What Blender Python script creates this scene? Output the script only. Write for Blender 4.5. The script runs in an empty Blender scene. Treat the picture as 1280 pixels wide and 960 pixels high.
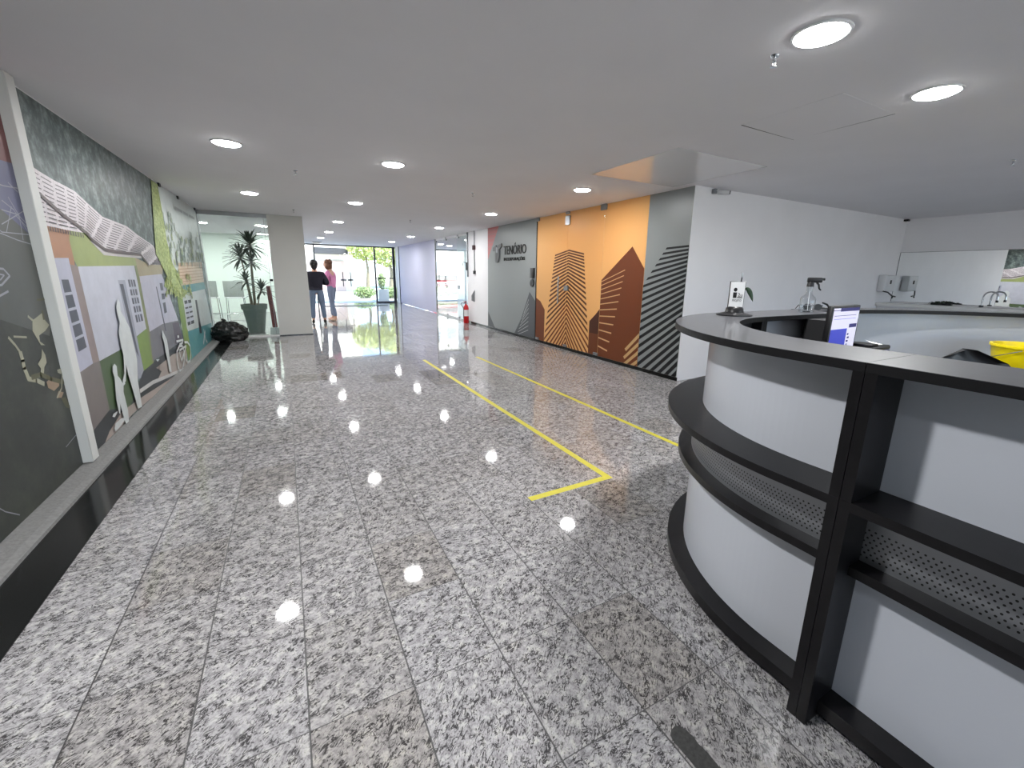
import bpy, bmesh, math, random
from mathutils import Vector, Matrix
random.seed(7)
C = bpy.context.scene.collection
PI = math.pi
R = math.radians
# ---------------------------------------------------------------- materials
def srgb(r, g, b):
    def f(c):
        c /= 255.0
        return c / 12.92 if c <= 0.04045 else ((c + 0.055) / 1.055) ** 2.4
    return (f(r), f(g), f(b), 1.0)
def newmat(name):
    m = bpy.data.materials.new(name); m.use_nodes = True
    nt = m.node_tree
    return m, nt, nt.nodes['Principled BSDF']
def mat(name, col, rough=0.5, metal=0.0, spec=0.5, noise=0.0, nscale=8.0, trans=0.0, alpha=1.0, coat=0.0, bump=0.0, bscale=60.0, ior=1.45):
    m, nt, b = newmat(name)
    b.inputs['Base Color'].default_value = col
    b.inputs['Roughness'].default_value = rough
    b.inputs['Metallic'].default_value = metal
    b.inputs['Specular IOR Level'].default_value = spec
    b.inputs['Transmission Weight'].default_value = trans
    b.inputs['Coat Weight'].default_value = coat
    b.inputs['Coat Roughness'].default_value = 0.08
    b.inputs['IOR'].default_value = ior
    b.inputs['Alpha'].default_value = alpha
    geo = nt.nodes.new('ShaderNodeNewGeometry')
    if noise > 0:
        n = nt.nodes.new('ShaderNodeTexNoise'); n.inputs['Scale'].default_value = nscale; n.inputs['Detail'].default_value = 5
        nt.links.new(geo.outputs['Position'], n.inputs['Vector'])
        mp = nt.nodes.new('ShaderNodeMapRange'); mp.inputs[1].default_value = 0.3; mp.inputs[2].default_value = 0.7
        mp.inputs[3].default_value = 1 - noise; mp.inputs[4].default_value = 1 + noise
        nt.links.new(n.outputs['Fac'], mp.inputs[0])
        mx = nt.nodes.new('ShaderNodeMix'); mx.data_type = 'RGBA'; mx.blend_type = 'MULTIPLY'; mx.inputs[0].default_value = 1
        mx.inputs[6].default_value = col
        nt.links.new(mp.outputs[0], mx.inputs[7]); nt.links.new(mx.outputs[2], b.inputs['Base Color'])
    if bump > 0:
        n2 = nt.nodes.new('ShaderNodeTexNoise'); n2.inputs['Scale'].default_value = bscale
        nt.links.new(geo.outputs['Position'], n2.inputs['Vector'])
        bp = nt.nodes.new('ShaderNodeBump'); bp.inputs['Strength'].default_value = bump; bp.inputs['Distance'].default_value = 0.01
        nt.links.new(n2.outputs['Fac'], bp.inputs['Height']); nt.links.new(bp.outputs[0], b.inputs['Normal'])
    return m
def emis(name, col, s):
    m, nt, b = newmat(name)
    b.inputs['Base Color'].default_value = col
    b.inputs['Emission Color'].default_value = col
    b.inputs['Emission Strength'].default_value = s
    return m
def thin_glass(name, tint=(0.97, 0.98, 0.98, 1), rough=0.0, refl=1.0):
    m = bpy.data.materials.new(name); m.use_nodes = True; nt = m.node_tree; nt.nodes.clear()
    out = nt.nodes.new('ShaderNodeOutputMaterial'); mix = nt.nodes.new('ShaderNodeMixShader')
    tr = nt.nodes.new('ShaderNodeBsdfTransparent'); tr.inputs[0].default_value = tint
    gl = nt.nodes.new('ShaderNodeBsdfGlossy'); gl.inputs['Roughness'].default_value = rough
    geo = nt.nodes.new('ShaderNodeNewGeometry'); dt = nt.nodes.new('ShaderNodeVectorMath'); dt.operation = 'DOT_PRODUCT'
    nt.links.new(geo.outputs['Normal'], dt.inputs[0]); nt.links.new(geo.outputs['Incoming'], dt.inputs[1])
    prev = dt.outputs['Value']   # Schlick reflectance, the same from both faces of the pane
    for op, v in (('ABSOLUTE', None), ('SUBTRACT', 1.0), ('POWER', 5.0), ('MULTIPLY', 0.96), ('ADD', 0.04), ('MULTIPLY', refl)):
        n = nt.nodes.new('ShaderNodeMath'); n.operation = op
        if op == 'SUBTRACT': n.inputs[0].default_value = v; nt.links.new(prev, n.inputs[1])
        else:
            nt.links.new(prev, n.inputs[0])
            if v is not None: n.inputs[1].default_value = v
        prev = n.outputs[0]
    nt.links.new(prev, mix.inputs[0])
    nt.links.new(tr.outputs[0], mix.inputs[1]); nt.links.new(gl.outputs[0], mix.inputs[2]); nt.links.new(mix.outputs[0], out.inputs[0])
    return m
def granite():
    m, nt, b = newmat('polished_granite_tiles'); N = nt.nodes.new; L = nt.links.new
    geo = N('ShaderNodeNewGeometry'); sep = N('ShaderNodeSeparateXYZ'); L(geo.outputs['Position'], sep.inputs[0])
    def math_(op, a, b_=None):
        n = N('ShaderNodeMath'); n.operation = op
        for i, v in enumerate((a, b_)):
            if v is None: continue
            if isinstance(v, (int, float)): n.inputs[i].default_value = v
            else: L(v, n.inputs[i])
        return n.outputs[0]
    u = math_('DIVIDE', math_('SUBTRACT', sep.outputs[0], TX0), TDX)
    v = math_('DIVIDE', math_('SUBTRACT', sep.outputs[1], TY0), TDY)
    fu, fv = math_('FLOOR', u), math_('FLOOR', v)
    cu, cv = math_('FRACT', u), math_('FRACT', v)
    du = math_('MULTIPLY', math_('MINIMUM', cu, math_('SUBTRACT', 1, cu)), TDX)
    dv = math_('MULTIPLY', math_('MINIMUM', cv, math_('SUBTRACT', 1, cv)), TDY)
    d = math_('MINIMUM', math_('MULTIPLY', du, 0.8), math_('MULTIPLY', dv, 1.25))
    g = math_('LESS_THAN', d, 0.0021)
    idv = N('ShaderNodeCombineXYZ'); L(fu, idv.inputs[0]); L(fv, idv.inputs[1])
    wn = N('ShaderNodeTexWhiteNoise'); wn.noise_dimensions = '3D'; L(idv.outputs[0], wn.inputs['Vector'])
    off = N('ShaderNodeVectorMath'); off.operation = 'SCALE'; L(wn.outputs['Color'], off.inputs[0]); off.inputs['Scale'].default_value = 30
    rot = N('ShaderNodeVectorRotate'); rot.rotation_type = 'Z_AXIS'; L(geo.outputs['Position'], rot.inputs['Vector'])
    ang = math_('ADD', math_('MULTIPLY', wn.outputs['Value'], 0.9), -0.9); L(ang, rot.inputs['Angle'])
    add = N('ShaderNodeVectorMath'); add.operation = 'ADD'; L(rot.outputs[0], add.inputs[0]); L(off.outputs[0], add.inputs[1])
    st = N('ShaderNodeVectorMath'); st.operation = 'MULTIPLY'; L(add.outputs[0], st.inputs[0]); st.inputs[1].default_value = (0.55, 1.2, 1)
    def noise(sc, det, rgh, dist, src):
        n = N('ShaderNodeTexNoise'); n.inputs['Scale'].default_value = sc; n.inputs['Detail'].default_value = det
        n.inputs['Roughness'].default_value = rgh; n.inputs['Distortion'].default_value = dist; L(src, n.inputs['Vector']); return n.outputs['Fac']
    def ramp(src, pts):
        r = N('ShaderNodeValToRGB'); L(src, r.inputs[0]); e = r.color_ramp.elements
        while len(e) < len(pts): e.new(0.5)
        for i, (p, c) in enumerate(pts): e[i].position = p; e[i].color = c if len(c) == 4 else (*c, 1)
        return r.outputs[0]
    def mixc(f, a, c, bt='MIX'):
        n = N('ShaderNodeMix'); n.data_type = 'RGBA'; n.blend_type = bt
        for i, x in ((0, f), (6, a), (7, c)):
            if isinstance(x, (int, float)): n.inputs[i].default_value = x
            elif isinstance(x, tuple): n.inputs[i].default_value = x
            else: L(x, n.inputs[i])
        return n.outputs[2]
    base = ramp(noise(34, 5, 0.65, 0.3, add.outputs[0]), [(0.33, srgb(138, 136, 138)), (0.5, srgb(172, 170, 172)), (0.68, srgb(198, 196, 192))])
    vein = ramp(noise(95, 3, 0.6, 1.0, st.outputs[0]), [(0.385, (1, 1, 1)), (0.43, (0, 0, 0))])
    vein2 = ramp(noise(210, 2, 0.6, 0.5, st.outputs[0]), [(0.39, (1, 1, 1)), (0.46, (0, 0, 0))])
    rid = math_('ABSOLUTE', math_('SUBTRACT', noise(42, 4, 0.6, 1.3, st.outputs[0]), 0.5))
    ridge = ramp(rid, [(0.026, (1, 1, 1)), (0.05, (0, 0, 0))])
    gate2 = ramp(noise(24, 3, 0.6, 0, add.outputs[0]), [(0.45, (0, 0, 0)), (0.53, (1, 1, 1))])
    gate = ramp(noise(16, 2, 0.5, 0, add.outputs[0]), [(0.35, (0.45, 0.45, 0.45)), (0.55, (1, 1, 1))])
    vv = math_('MAXIMUM', math_('MULTIPLY', math_('MAXIMUM', vein, math_('MULTIPLY', vein2, 0.45)), gate), math_('MULTIPLY', ridge, gate2))
    c1 = mixc(math_('MULTIPLY', vv, 0.9), base, srgb(40, 38, 40))
    sepc = N('ShaderNodeSeparateColor'); L(wn.outputs['Color'], sepc.inputs[0])
    tone = ramp(sepc.outputs[1], [(0.0, srgb(208, 204, 196)), (0.05, srgb(232, 229, 224)), (0.12, srgb(244, 243, 241)), (1.0, (1, 1, 1))])
    c2 = mixc(1.0, c1, tone, 'MULTIPLY')
    big = ramp(noise(1.3, 2, 0.5, 0, geo.outputs['Position']), [(0.3, (0.86, 0.86, 0.86)), (0.7, (1, 1, 1))])
    c3 = mixc(1.0, c2, big, 'MULTIPLY')
    c4 = mixc(math_('MULTIPLY', g, 0.9), c3, srgb(50, 50, 50))
    L(c4, b.inputs['Base Color'])
    rr = math_('ADD', math_('MULTIPLY', g, 0.4), FLOOR_ROUGH); L(rr, b.inputs['Roughness'])
    b.inputs['Specular IOR Level'].default_value = 0.45
    bm_ = N('ShaderNodeBump'); bm_.inputs['Strength'].default_value = 0.012; bm_.inputs['Distance'].default_value = 0.004
    L(noise(6, 1, 0.4, 0, geo.outputs['Position']), bm_.inputs['Height']); L(bm_.outputs[0], b.inputs['Normal'])
    return m
TX0, TDX, TY0, TDY = -0.0675, 0.32559, 1.2262, 0.43886
FLOOR_ROUGH = 0.045
def perforated():
    m, nt, b = newmat('perforated_steel'); N = nt.nodes.new; L = nt.links.new
    uv = N('ShaderNodeUVMap'); uv.uv_map = 'arc'; sep = N('ShaderNodeSeparateXYZ'); L(uv.outputs[0], sep.inputs[0])
    def M_(op, a, b_=None):
        n = N('ShaderNodeMath'); n.operation = op
        for i, v in enumerate((a, b_)):
            if v is None: continue
            if isinstance(v, (int, float)): n.inputs[i].default_value = v
            else: L(v, n.inputs[i])
        return n.outputs[0]
    row = M_('FLOOR', M_('DIVIDE', sep.outputs[1], 0.0125))
    sh = M_('MULTIPLY', M_('MODULO', row, 2.0), 0.5)
    cu = M_('SUBTRACT', M_('FRACT', M_('ADD', M_('DIVIDE', sep.outputs[0], 0.0165), sh)), 0.5)
    cv = M_('SUBTRACT', M_('FRACT', M_('DIVIDE', sep.outputs[1], 0.0125)), 0.5)
    du = M_('MULTIPLY', cu, 0.0165); dv = M_('MULTIPLY', cv, 0.0125)
    d = M_('SQRT', M_('ADD', M_('MULTIPLY', du, du), M_('MULTIPLY', dv, dv)))
    hole = M_('LESS_THAN', d, 0.0031)
    inside = M_('MULTIPLY', M_('GREATER_THAN', sep.outputs[1], 0.0125), M_('LESS_THAN', sep.outputs[1], 0.1125))
    hole = M_('MULTIPLY', hole, inside)
    mx = N('ShaderNodeMix'); mx.data_type = 'RGBA'; L(hole, mx.inputs[0]); mx.inputs[6].default_value = srgb(150, 152, 156); mx.inputs[7].default_value = (0.004, 0.004, 0.004, 1)
    L(mx.outputs[2], b.inputs['Base Color'])
    L(M_('MULTIPLY', M_('SUBTRACT', 1.0, hole), 0.75), b.inputs['Metallic'])
    b.inputs['Roughness'].default_value = 0.38
    return m
def foliage(name, c0, c1, c2, scale=6.0, rough=0.7):
    m, nt, b = newmat(name); N = nt.nodes.new; L = nt.links.new
    geo = N('ShaderNodeNewGeometry'); n = N('ShaderNodeTexNoise'); n.inputs['Scale'].default_value = scale; n.inputs['Detail'].default_value = 9; n.inputs['Roughness'].default_value = 0.72
    L(geo.outputs['Position'], n.inputs['Vector']); r = N('ShaderNodeValToRGB'); L(n.outputs['Fac'], r.inputs[0])
    e = r.color_ramp.elements; e.new(0.5)
    for i, (p, c) in enumerate(((0.36, c0), (0.5, c1), (0.64, c2))): e[i].position = p; e[i].color = c
    L(r.outputs[0], b.inputs['Base Color']); b.inputs['Roughness'].default_value = rough
    return m
M = {}
LEM = 40.0
M['granite'] = granite()
M['ceil'] = mat('ceiling_paint', srgb(226, 225, 228), 0.75, noise=0.02, nscale=1.5)
M['hatch'] = mat('hatch_satin_paint', srgb(222, 221, 223), 0.16, spec=0.55)
M['wall'] = mat('white_wall_paint', srgb(236, 235, 237), 0.6, noise=0.02, nscale=2)
M['colpaint'] = mat('column_paint', srgb(196, 196, 192), 0.6, noise=0.02, nscale=2)
M['greenwall'] = mat('pale_green_wall_paint', srgb(228, 238, 230), 0.55)
M['black_gran'] = mat('black_granite_border', srgb(20, 21, 21), 0.12, spec=0.35, noise=0.15, nscale=40)
M['grey_stone'] = mat('grey_cement_kerb', srgb(118, 118, 117), 0.8, noise=0.14, nscale=55, bump=0.3)
M['blacklam'] = mat('black_wood_laminate', srgb(19, 18, 20), 0.36, spec=0.32, noise=0.25, nscale=25)
M['blacktop'] = mat('black_counter_laminate', srgb(64, 64, 68), 0.32, spec=0.9, noise=0.12, nscale=30, coat=0.35)
M['blackin'] = mat('black_matte_board', srgb(26, 26, 28), 0.6)
M['panel'] = mat('pale_grey_laminate', srgb(192, 196, 204), 0.22, spec=0.5)
M['perf'] = perforated()
M['white'] = mat('white_plastic', srgb(215, 216, 218), 0.4)
M['offwhite'] = mat('offwhite_metal', srgb(206, 208, 205), 0.45)
M['black'] = mat('black_plastic', srgb(22, 22, 24), 0.35)
M['darkmetal'] = mat('dark_aluminium', srgb(38, 38, 42), 0.4, metal=0.3)
M['chrome'] = mat('chrome', srgb(200, 202, 205), 0.15, metal=1)
M['steel'] = mat('brushed_steel', srgb(140, 142, 145), 0.35, metal=0.8)
M['yellow'] = mat('yellow_floor_tape', srgb(192, 182, 58), 0.5, noise=0.08, nscale=20)
M['yplastic'] = mat('yellow_plastic', srgb(226, 205, 10), 0.35)
M['red'] = mat('red_enamel', srgb(190, 28, 32), 0.3)
M['darkred'] = mat('dark_red_cloth', srgb(110, 42, 40), 0.6, noise=0.3, nscale=9)
M['glass'] = thin_glass('clear_glass')
M['gglass'] = thin_glass('greenish_glass', (0.92, 0.965, 0.945, 1))
M['mirror'] = mat('mirror', (0.9, 0.92, 0.92, 1), 0.01, metal=1)
M['marble'] = mat('pale_marble', srgb(220, 220, 218), 0.25, noise=0.05, nscale=5)
M['lamp'] = emis('lamp_diffuser', (1, 0.995, 0.985, 1), LEM)
M['pot'] = mat('green_grey_ceramic', srgb(92, 104, 96), 0.5)
M['soil'] = mat('soil', srgb(50, 42, 34), 0.9)
M['leaf'] = mat('dark_leaf', srgb(42, 62, 42), 0.45, noise=0.3, nscale=12)
M['bark'] = mat('palm_bark', srgb(120, 112, 92), 0.8, noise=0.2, nscale=30)
M['bag'] = mat('black_plastic_bag', srgb(24, 25, 24), 0.28, spec=0.6, bump=1.0, bscale=26)
M['skin'] = mat('skin', srgb(196, 148, 122), 0.5)
M['skin2'] = mat('skin_pale', srgb(212, 166, 144), 0.5)
M['navy'] = mat('navy_knit', srgb(30, 28, 40), 0.85, noise=0.15, nscale=60)
M['pink'] = mat('pink_knit', srgb(214, 136, 178), 0.85, noise=0.08, nscale=60)
M['denim'] = mat('blue_grey_denim', srgb(104, 118, 140), 0.85, noise=0.15, nscale=50)
M['denim2'] = mat('faded_denim', srgb(120, 130, 152), 0.85, noise=0.15, nscale=50)
M['hairb'] = mat('black_hair', srgb(22, 18, 18), 0.5, noise=0.3, nscale=60)
M['hairbr'] = mat('brown_hair', srgb(104, 68, 48), 0.5, noise=0.25, nscale=60)
M['shoe'] = mat('beige_shoe', srgb(190, 160, 140), 0.5)
M['concrete'] = mat('outdoor_paving', srgb(200, 198, 190), 0.8, noise=0.06, nscale=1)
M['facade'] = mat('cream_render', srgb(225, 218, 205), 0.8, noise=0.04, nscale=1)
M['gate'] = mat('pinkish_shutter', srgb(205, 180, 170), 0.7)
M['hedge'] = foliage('hedge_leaves', srgb(90, 110, 70), srgb(130, 150, 100), srgb(170, 186, 130), 14)
M['canopy'] = mat('dark_canopy', srgb(60, 60, 62), 0.7)
M['chairgrey'] = mat('grey_chair_shell', srgb(150, 156, 152), 0.5)
M['keypad'] = mat('dark_conduit_paint', srgb(70, 44, 46), 0.5)
M['tree'] = foliage('yellow_green_leaves', srgb(140, 156, 84), srgb(186, 194, 116), srgb(222, 222, 156), 8)
M['carred'] = mat('red_car_paint', srgb(170, 30, 40), 0.25, coat=1)
M['patch'] = mat('dark_cement_patch', srgb(58, 58, 57), 0.6, noise=0.3, nscale=90)
M['purple'] = mat('dark_blue_plastic', srgb(42, 38, 100), 0.4)
M['liquid'] = thin_glass('bottle_plastic', (0.9, 0.91, 0.92, 1), 0.05, 1.5)
M['paper'] = mat('paper', srgb(225, 225, 225), 0.7)
M['ink'] = mat('black_ink', srgb(14, 14, 14), 0.6)
M['greyink'] = mat('grey_ink', srgb(110, 112, 114), 0.6)
# ---------------------------------------------------------------- mesh helper
class MB:
    def __init__(s): s.v = []; s.f = []; s.m = []; s.mats = []; s.sm = []; s.uv = {}
    def mi(s, m):
        if m not in s.mats: s.mats.append(m)
        return s.mats.index(m)
    def add(s, vs, fs, m, smooth=False):
        o = len(s.v); s.v += [tuple(v) for v in vs]; k = s.mi(m)
        for f in fs: s.f.append(tuple(i + o for i in f)); s.m.append(k); s.sm.append(smooth)
        return o
    def box(s, x0, x1, y0, y1, z0, z1, m):
        v = [(x0, y0, z0), (x1, y0, z0), (x1, y1, z0), (x0, y1, z0), (x0, y0, z1), (x1, y0, z1), (x1, y1, z1), (x0, y1, z1)]
        s.add(v, [(0, 3, 2, 1), (4, 5, 6, 7), (0, 1, 5, 4), (1, 2, 6, 5), (2, 3, 7, 6), (3, 0, 4, 7)], m); return s
    def rbox(s, x0, x1, y0, y1, z0, z1, m, b=0.01, seg=2):
        bm = bmesh.new(); bmesh.ops.create_cube(bm, size=1)
        for v in bm.verts: v.co = Vector((x0 + (v.co.x + .5) * (x1 - x0), y0 + (v.co.y + .5) * (y1 - y0), z0 + (v.co.z + .5) * (z1 - z0)))
        bmesh.ops.bevel(bm, geom=bm.edges[:], offset=b, segments=seg, affect='EDGES', profile=0.5)
        bm.verts.index_update(); s.add([v.co[:] for v in bm.verts], [[v.index for v in f.verts] for f in bm.faces], m, True); bm.free(); return s
    def poly(s, pts, m): s.add(pts, [tuple(range(len(pts)))], m); return s
    def tube(s, pts, r, m, n=8, caps=True):
        pts = [Vector(p) for p in pts]; k = len(pts); rs = r if isinstance(r, (list, tuple)) else [r] * k
        vs = []; up = None
        for i, p in enumerate(pts):
            t = (pts[min(i + 1, k - 1)] - pts[max(i - 1, 0)]).normalized()
            if up is None: up = Vector((0, 0, 1)) if abs(t.z) < 0.9 else Vector((1, 0, 0))
            a = t.cross(up)
            if a.length < 1e-4: a = t.cross(Vector((0, 1, 0)))
            a.normalize(); b = a.cross(t).normalized(); up = b
            for j in range(n):
                w = 2 * PI * j / n; vs.append(p + (a * math.cos(w) + b * math.sin(w)) * rs[i])
        fs = [(i * n + j, i * n + (j + 1) % n, (i + 1) * n + (j + 1) % n, (i + 1) * n + j) for i in range(k - 1) for j in range(n)]
        if caps: fs += [tuple(range(n))[::-1], tuple((k - 1) * n + j for j in range(n))]
        s.add(vs, fs, m, True); return s
    def lathe(s, prof, m, n=24, c=(0, 0, 0), caps=False):
        vs = [(c[0] + r * math.cos(2 * PI * j / n), c[1] + r * math.sin(2 * PI * j / n), c[2] + z) for r, z in prof for j in range(n)]
        k = len(prof)
        fs = [(i * n + j, i * n + (j + 1) % n, (i + 1) * n + (j + 1) % n, (i + 1) * n + j) for i in range(k - 1) for j in range(n)]
        if caps: fs += [tuple(range(n))[::-1], tuple((k - 1) * n + j for j in range(n))]
        s.add(vs, fs, m, True); return s
    def ball(s, c, r, m, n=12, h=8):
        r = r if isinstance(r, (list, tuple)) else (r, r, r)
        vs = []; fs = []
        for i in range(h + 1):
            t = PI * i / h
            for j in range(n):
                a = 2 * PI * j / n; vs.append((c[0] + r[0] * math.sin(t) * math.cos(a), c[1] + r[1] * math.sin(t) * math.sin(a), c[2] + r[2] * math.cos(t)))
        for i in range(h):
            for j in range(n): fs.append((i * n + j, (i + 1) * n + j, (i + 1) * n + (j + 1) % n, i * n + (j + 1) % n))
        s.add(vs, fs, m, True); return s
    def slab(s, path, o0, o1, z0, z1, m, uv=False):
        # a bar of rectangular section swept along path (point, outward normal); offsets outward
        vs = []; n = len(path); acc = 0; us = []
        for i, (p, nn) in enumerate(path):
            if i: acc += math.dist(p, path[i - 1][0])
            us.append(acc)
            for o, z in ((o0, z0), (o1, z0), (o1, z1), (o0, z1)): vs.append((p[0] + nn[0] * o, p[1] + nn[1] * o, z))
        fs = []
        for i in range(n - 1):
            for j in range(4): fs.append((i * 4 + j, i * 4 + (j + 1) % 4, (i + 1) * 4 + (j + 1) % 4, (i + 1) * 4 + j))
        fs += [(3, 2, 1, 0), tuple((n - 1) * 4 + j for j in range(4))]
        o = s.add(vs, fs, m)
        if uv:
            for i in range(n):
                for j, z in enumerate((z0, z0, z1, z1)): s.uv[o + i * 4 + j] = (us[i], z - z0)
        return s
# ---------------------------------------------------------------- object helper
def wloc(o):
    v = Vector((0, 0, 0))
    while o is not None: v = v + Vector(o.location); o = o.parent
    return v
def obj(name, mb, parent=None, mats=None, label=None, world=True):
    me = bpy.data.meshes.new(name)
    off = wloc(parent) if (parent is not None and world) else Vector((0, 0, 0))
    vs = [(v[0] - off[0], v[1] - off[1], v[2] - off[2]) for v in mb.v]
    me.from_pydata(vs, [], mb.f)
    for m in mb.mats: me.materials.append(M[m] if isinstance(m, str) else m)
    for i, p in enumerate(me.polygons): p.material_index = mb.m[i]; p.use_smooth = mb.sm[i]
    if mb.uv:
        ul = me.uv_layers.new(name='arc')
        for l in me.loops: ul.data[l.index].uv = mb.uv.get(l.vertex_index, (0, 0))
    bm = bmesh.new(); bm.from_mesh(me); bmesh.ops.recalc_face_normals(bm, faces=bm.faces[:]) if not getattr(mb, 'keep', False) else None
    bm.to_mesh(me); bm.free(); me.update()
    o = bpy.data.objects.new(name, me); C.objects.link(o)
    if any(mb.sm):
        try: me.set_sharp_from_angle(angle=R(40))
        except Exception: pass
    if parent is not None: o.parent = parent
    if label: o['label'] = label
    return o
def tag(o, label, cat, group=None):
    o['label'] = label; o['category'] = cat
    if group: o['group'] = group
    return o
def thing(name, label, cat, loc=(0, 0, 0), group=None):
    o = bpy.data.objects.new(name, None); C.objects.link(o); o.location = loc; o.empty_display_size = 0.1
    return tag(o, label, cat, group)
def struct(name, mb, parent=None):
    o = obj(name, mb, parent)
    if parent is None: o['kind'] = 'structure'
    return o
def copy_tree(o, parent=None):
    c = o.copy(); C.objects.link(c)
    if parent is not None: c.parent = parent
    for ch in list(o.children): copy_tree(ch, c)
    return c
def text_mb(string, size, m, fn, extrude=0.0):
    # fn maps (u,v,w) of the lettering to world coordinates
    cu = bpy.data.curves.new('lettering', 'FONT'); cu.body = string; cu.size = size; cu.extrude = extrude; cu.offset = 0.0
    o = bpy.data.objects.new('lettering', cu); C.objects.link(o)
    dg = bpy.context.evaluated_depsgraph_get(); me = bpy.data.meshes.new_from_object(o.evaluated_get(dg))
    mb = MB(); xs = [v.co.x for v in me.vertices]; w = max(xs) if xs else 1
    mb.add([fn(v.co.x / w, v.co.y, v.co.z) for v in me.vertices], [tuple(p.vertices) for p in me.polygons], m)
    bpy.data.objects.remove(o); bpy.data.curves.remove(cu); bpy.data.meshes.remove(me)
    return mb
def eval_mesh(o):
    dg = bpy.context.evaluated_depsgraph_get(); me = bpy.data.meshes.new_from_object(o.evaluated_get(dg)); return me
def skin(verts, edges, sub=2):
    # verts: list of (x,y,z,r) ; first vertex is the root
    me = bpy.data.meshes.new('sk'); me.from_pydata([v[:3] for v in verts], edges, [])
    o = bpy.data.objects.new('sk', me); C.objects.link(o)
    bm = bmesh.new(); bm.from_mesh(me); bm.verts.layers.skin.verify(); bm.to_mesh(me); bm.free()
    o.modifiers.new('s', 'SKIN')
    for i, v in enumerate(verts):
        rr = v[3] if isinstance(v[3], tuple) else (v[3], v[3])
        me.skin_vertices[0].data[i].radius = rr
        me.skin_vertices[0].data[i].use_root = (i == 0)
    md = o.modifiers.new('u', 'SUBSURF'); md.levels = sub; md.render_levels = sub
    out = eval_mesh(o); bpy.data.objects.remove(o); bpy.data.meshes.remove(me)
    return out
def mesh_to_mb(me, m, mb=None):
    mb = mb or MB(); mb.add([v.co[:] for v in me.vertices], [tuple(p.vertices) for p in me.polygons], m, True); return mb
def remesh(mb, vox):
    me = bpy.data.meshes.new('rm'); me.from_pydata(mb.v, [], mb.f); o = bpy.data.objects.new('rm', me); C.objects.link(o)
    md = o.modifiers.new('r', 'REMESH'); md.mode = 'VOXEL'; md.voxel_size = vox; md.use_smooth_shade = True
    s = o.modifiers.new('s', 'SMOOTH'); s.iterations = 3; s.factor = 0.5
    out = eval_mesh(o); bpy.data.objects.remove(o); bpy.data.meshes.remove(me)
    mm = mb.mats[0]; return mesh_to_mb(out, mm)
WORLD = 14.0; SUN = 10.0; EXPO = 0.55
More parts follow.
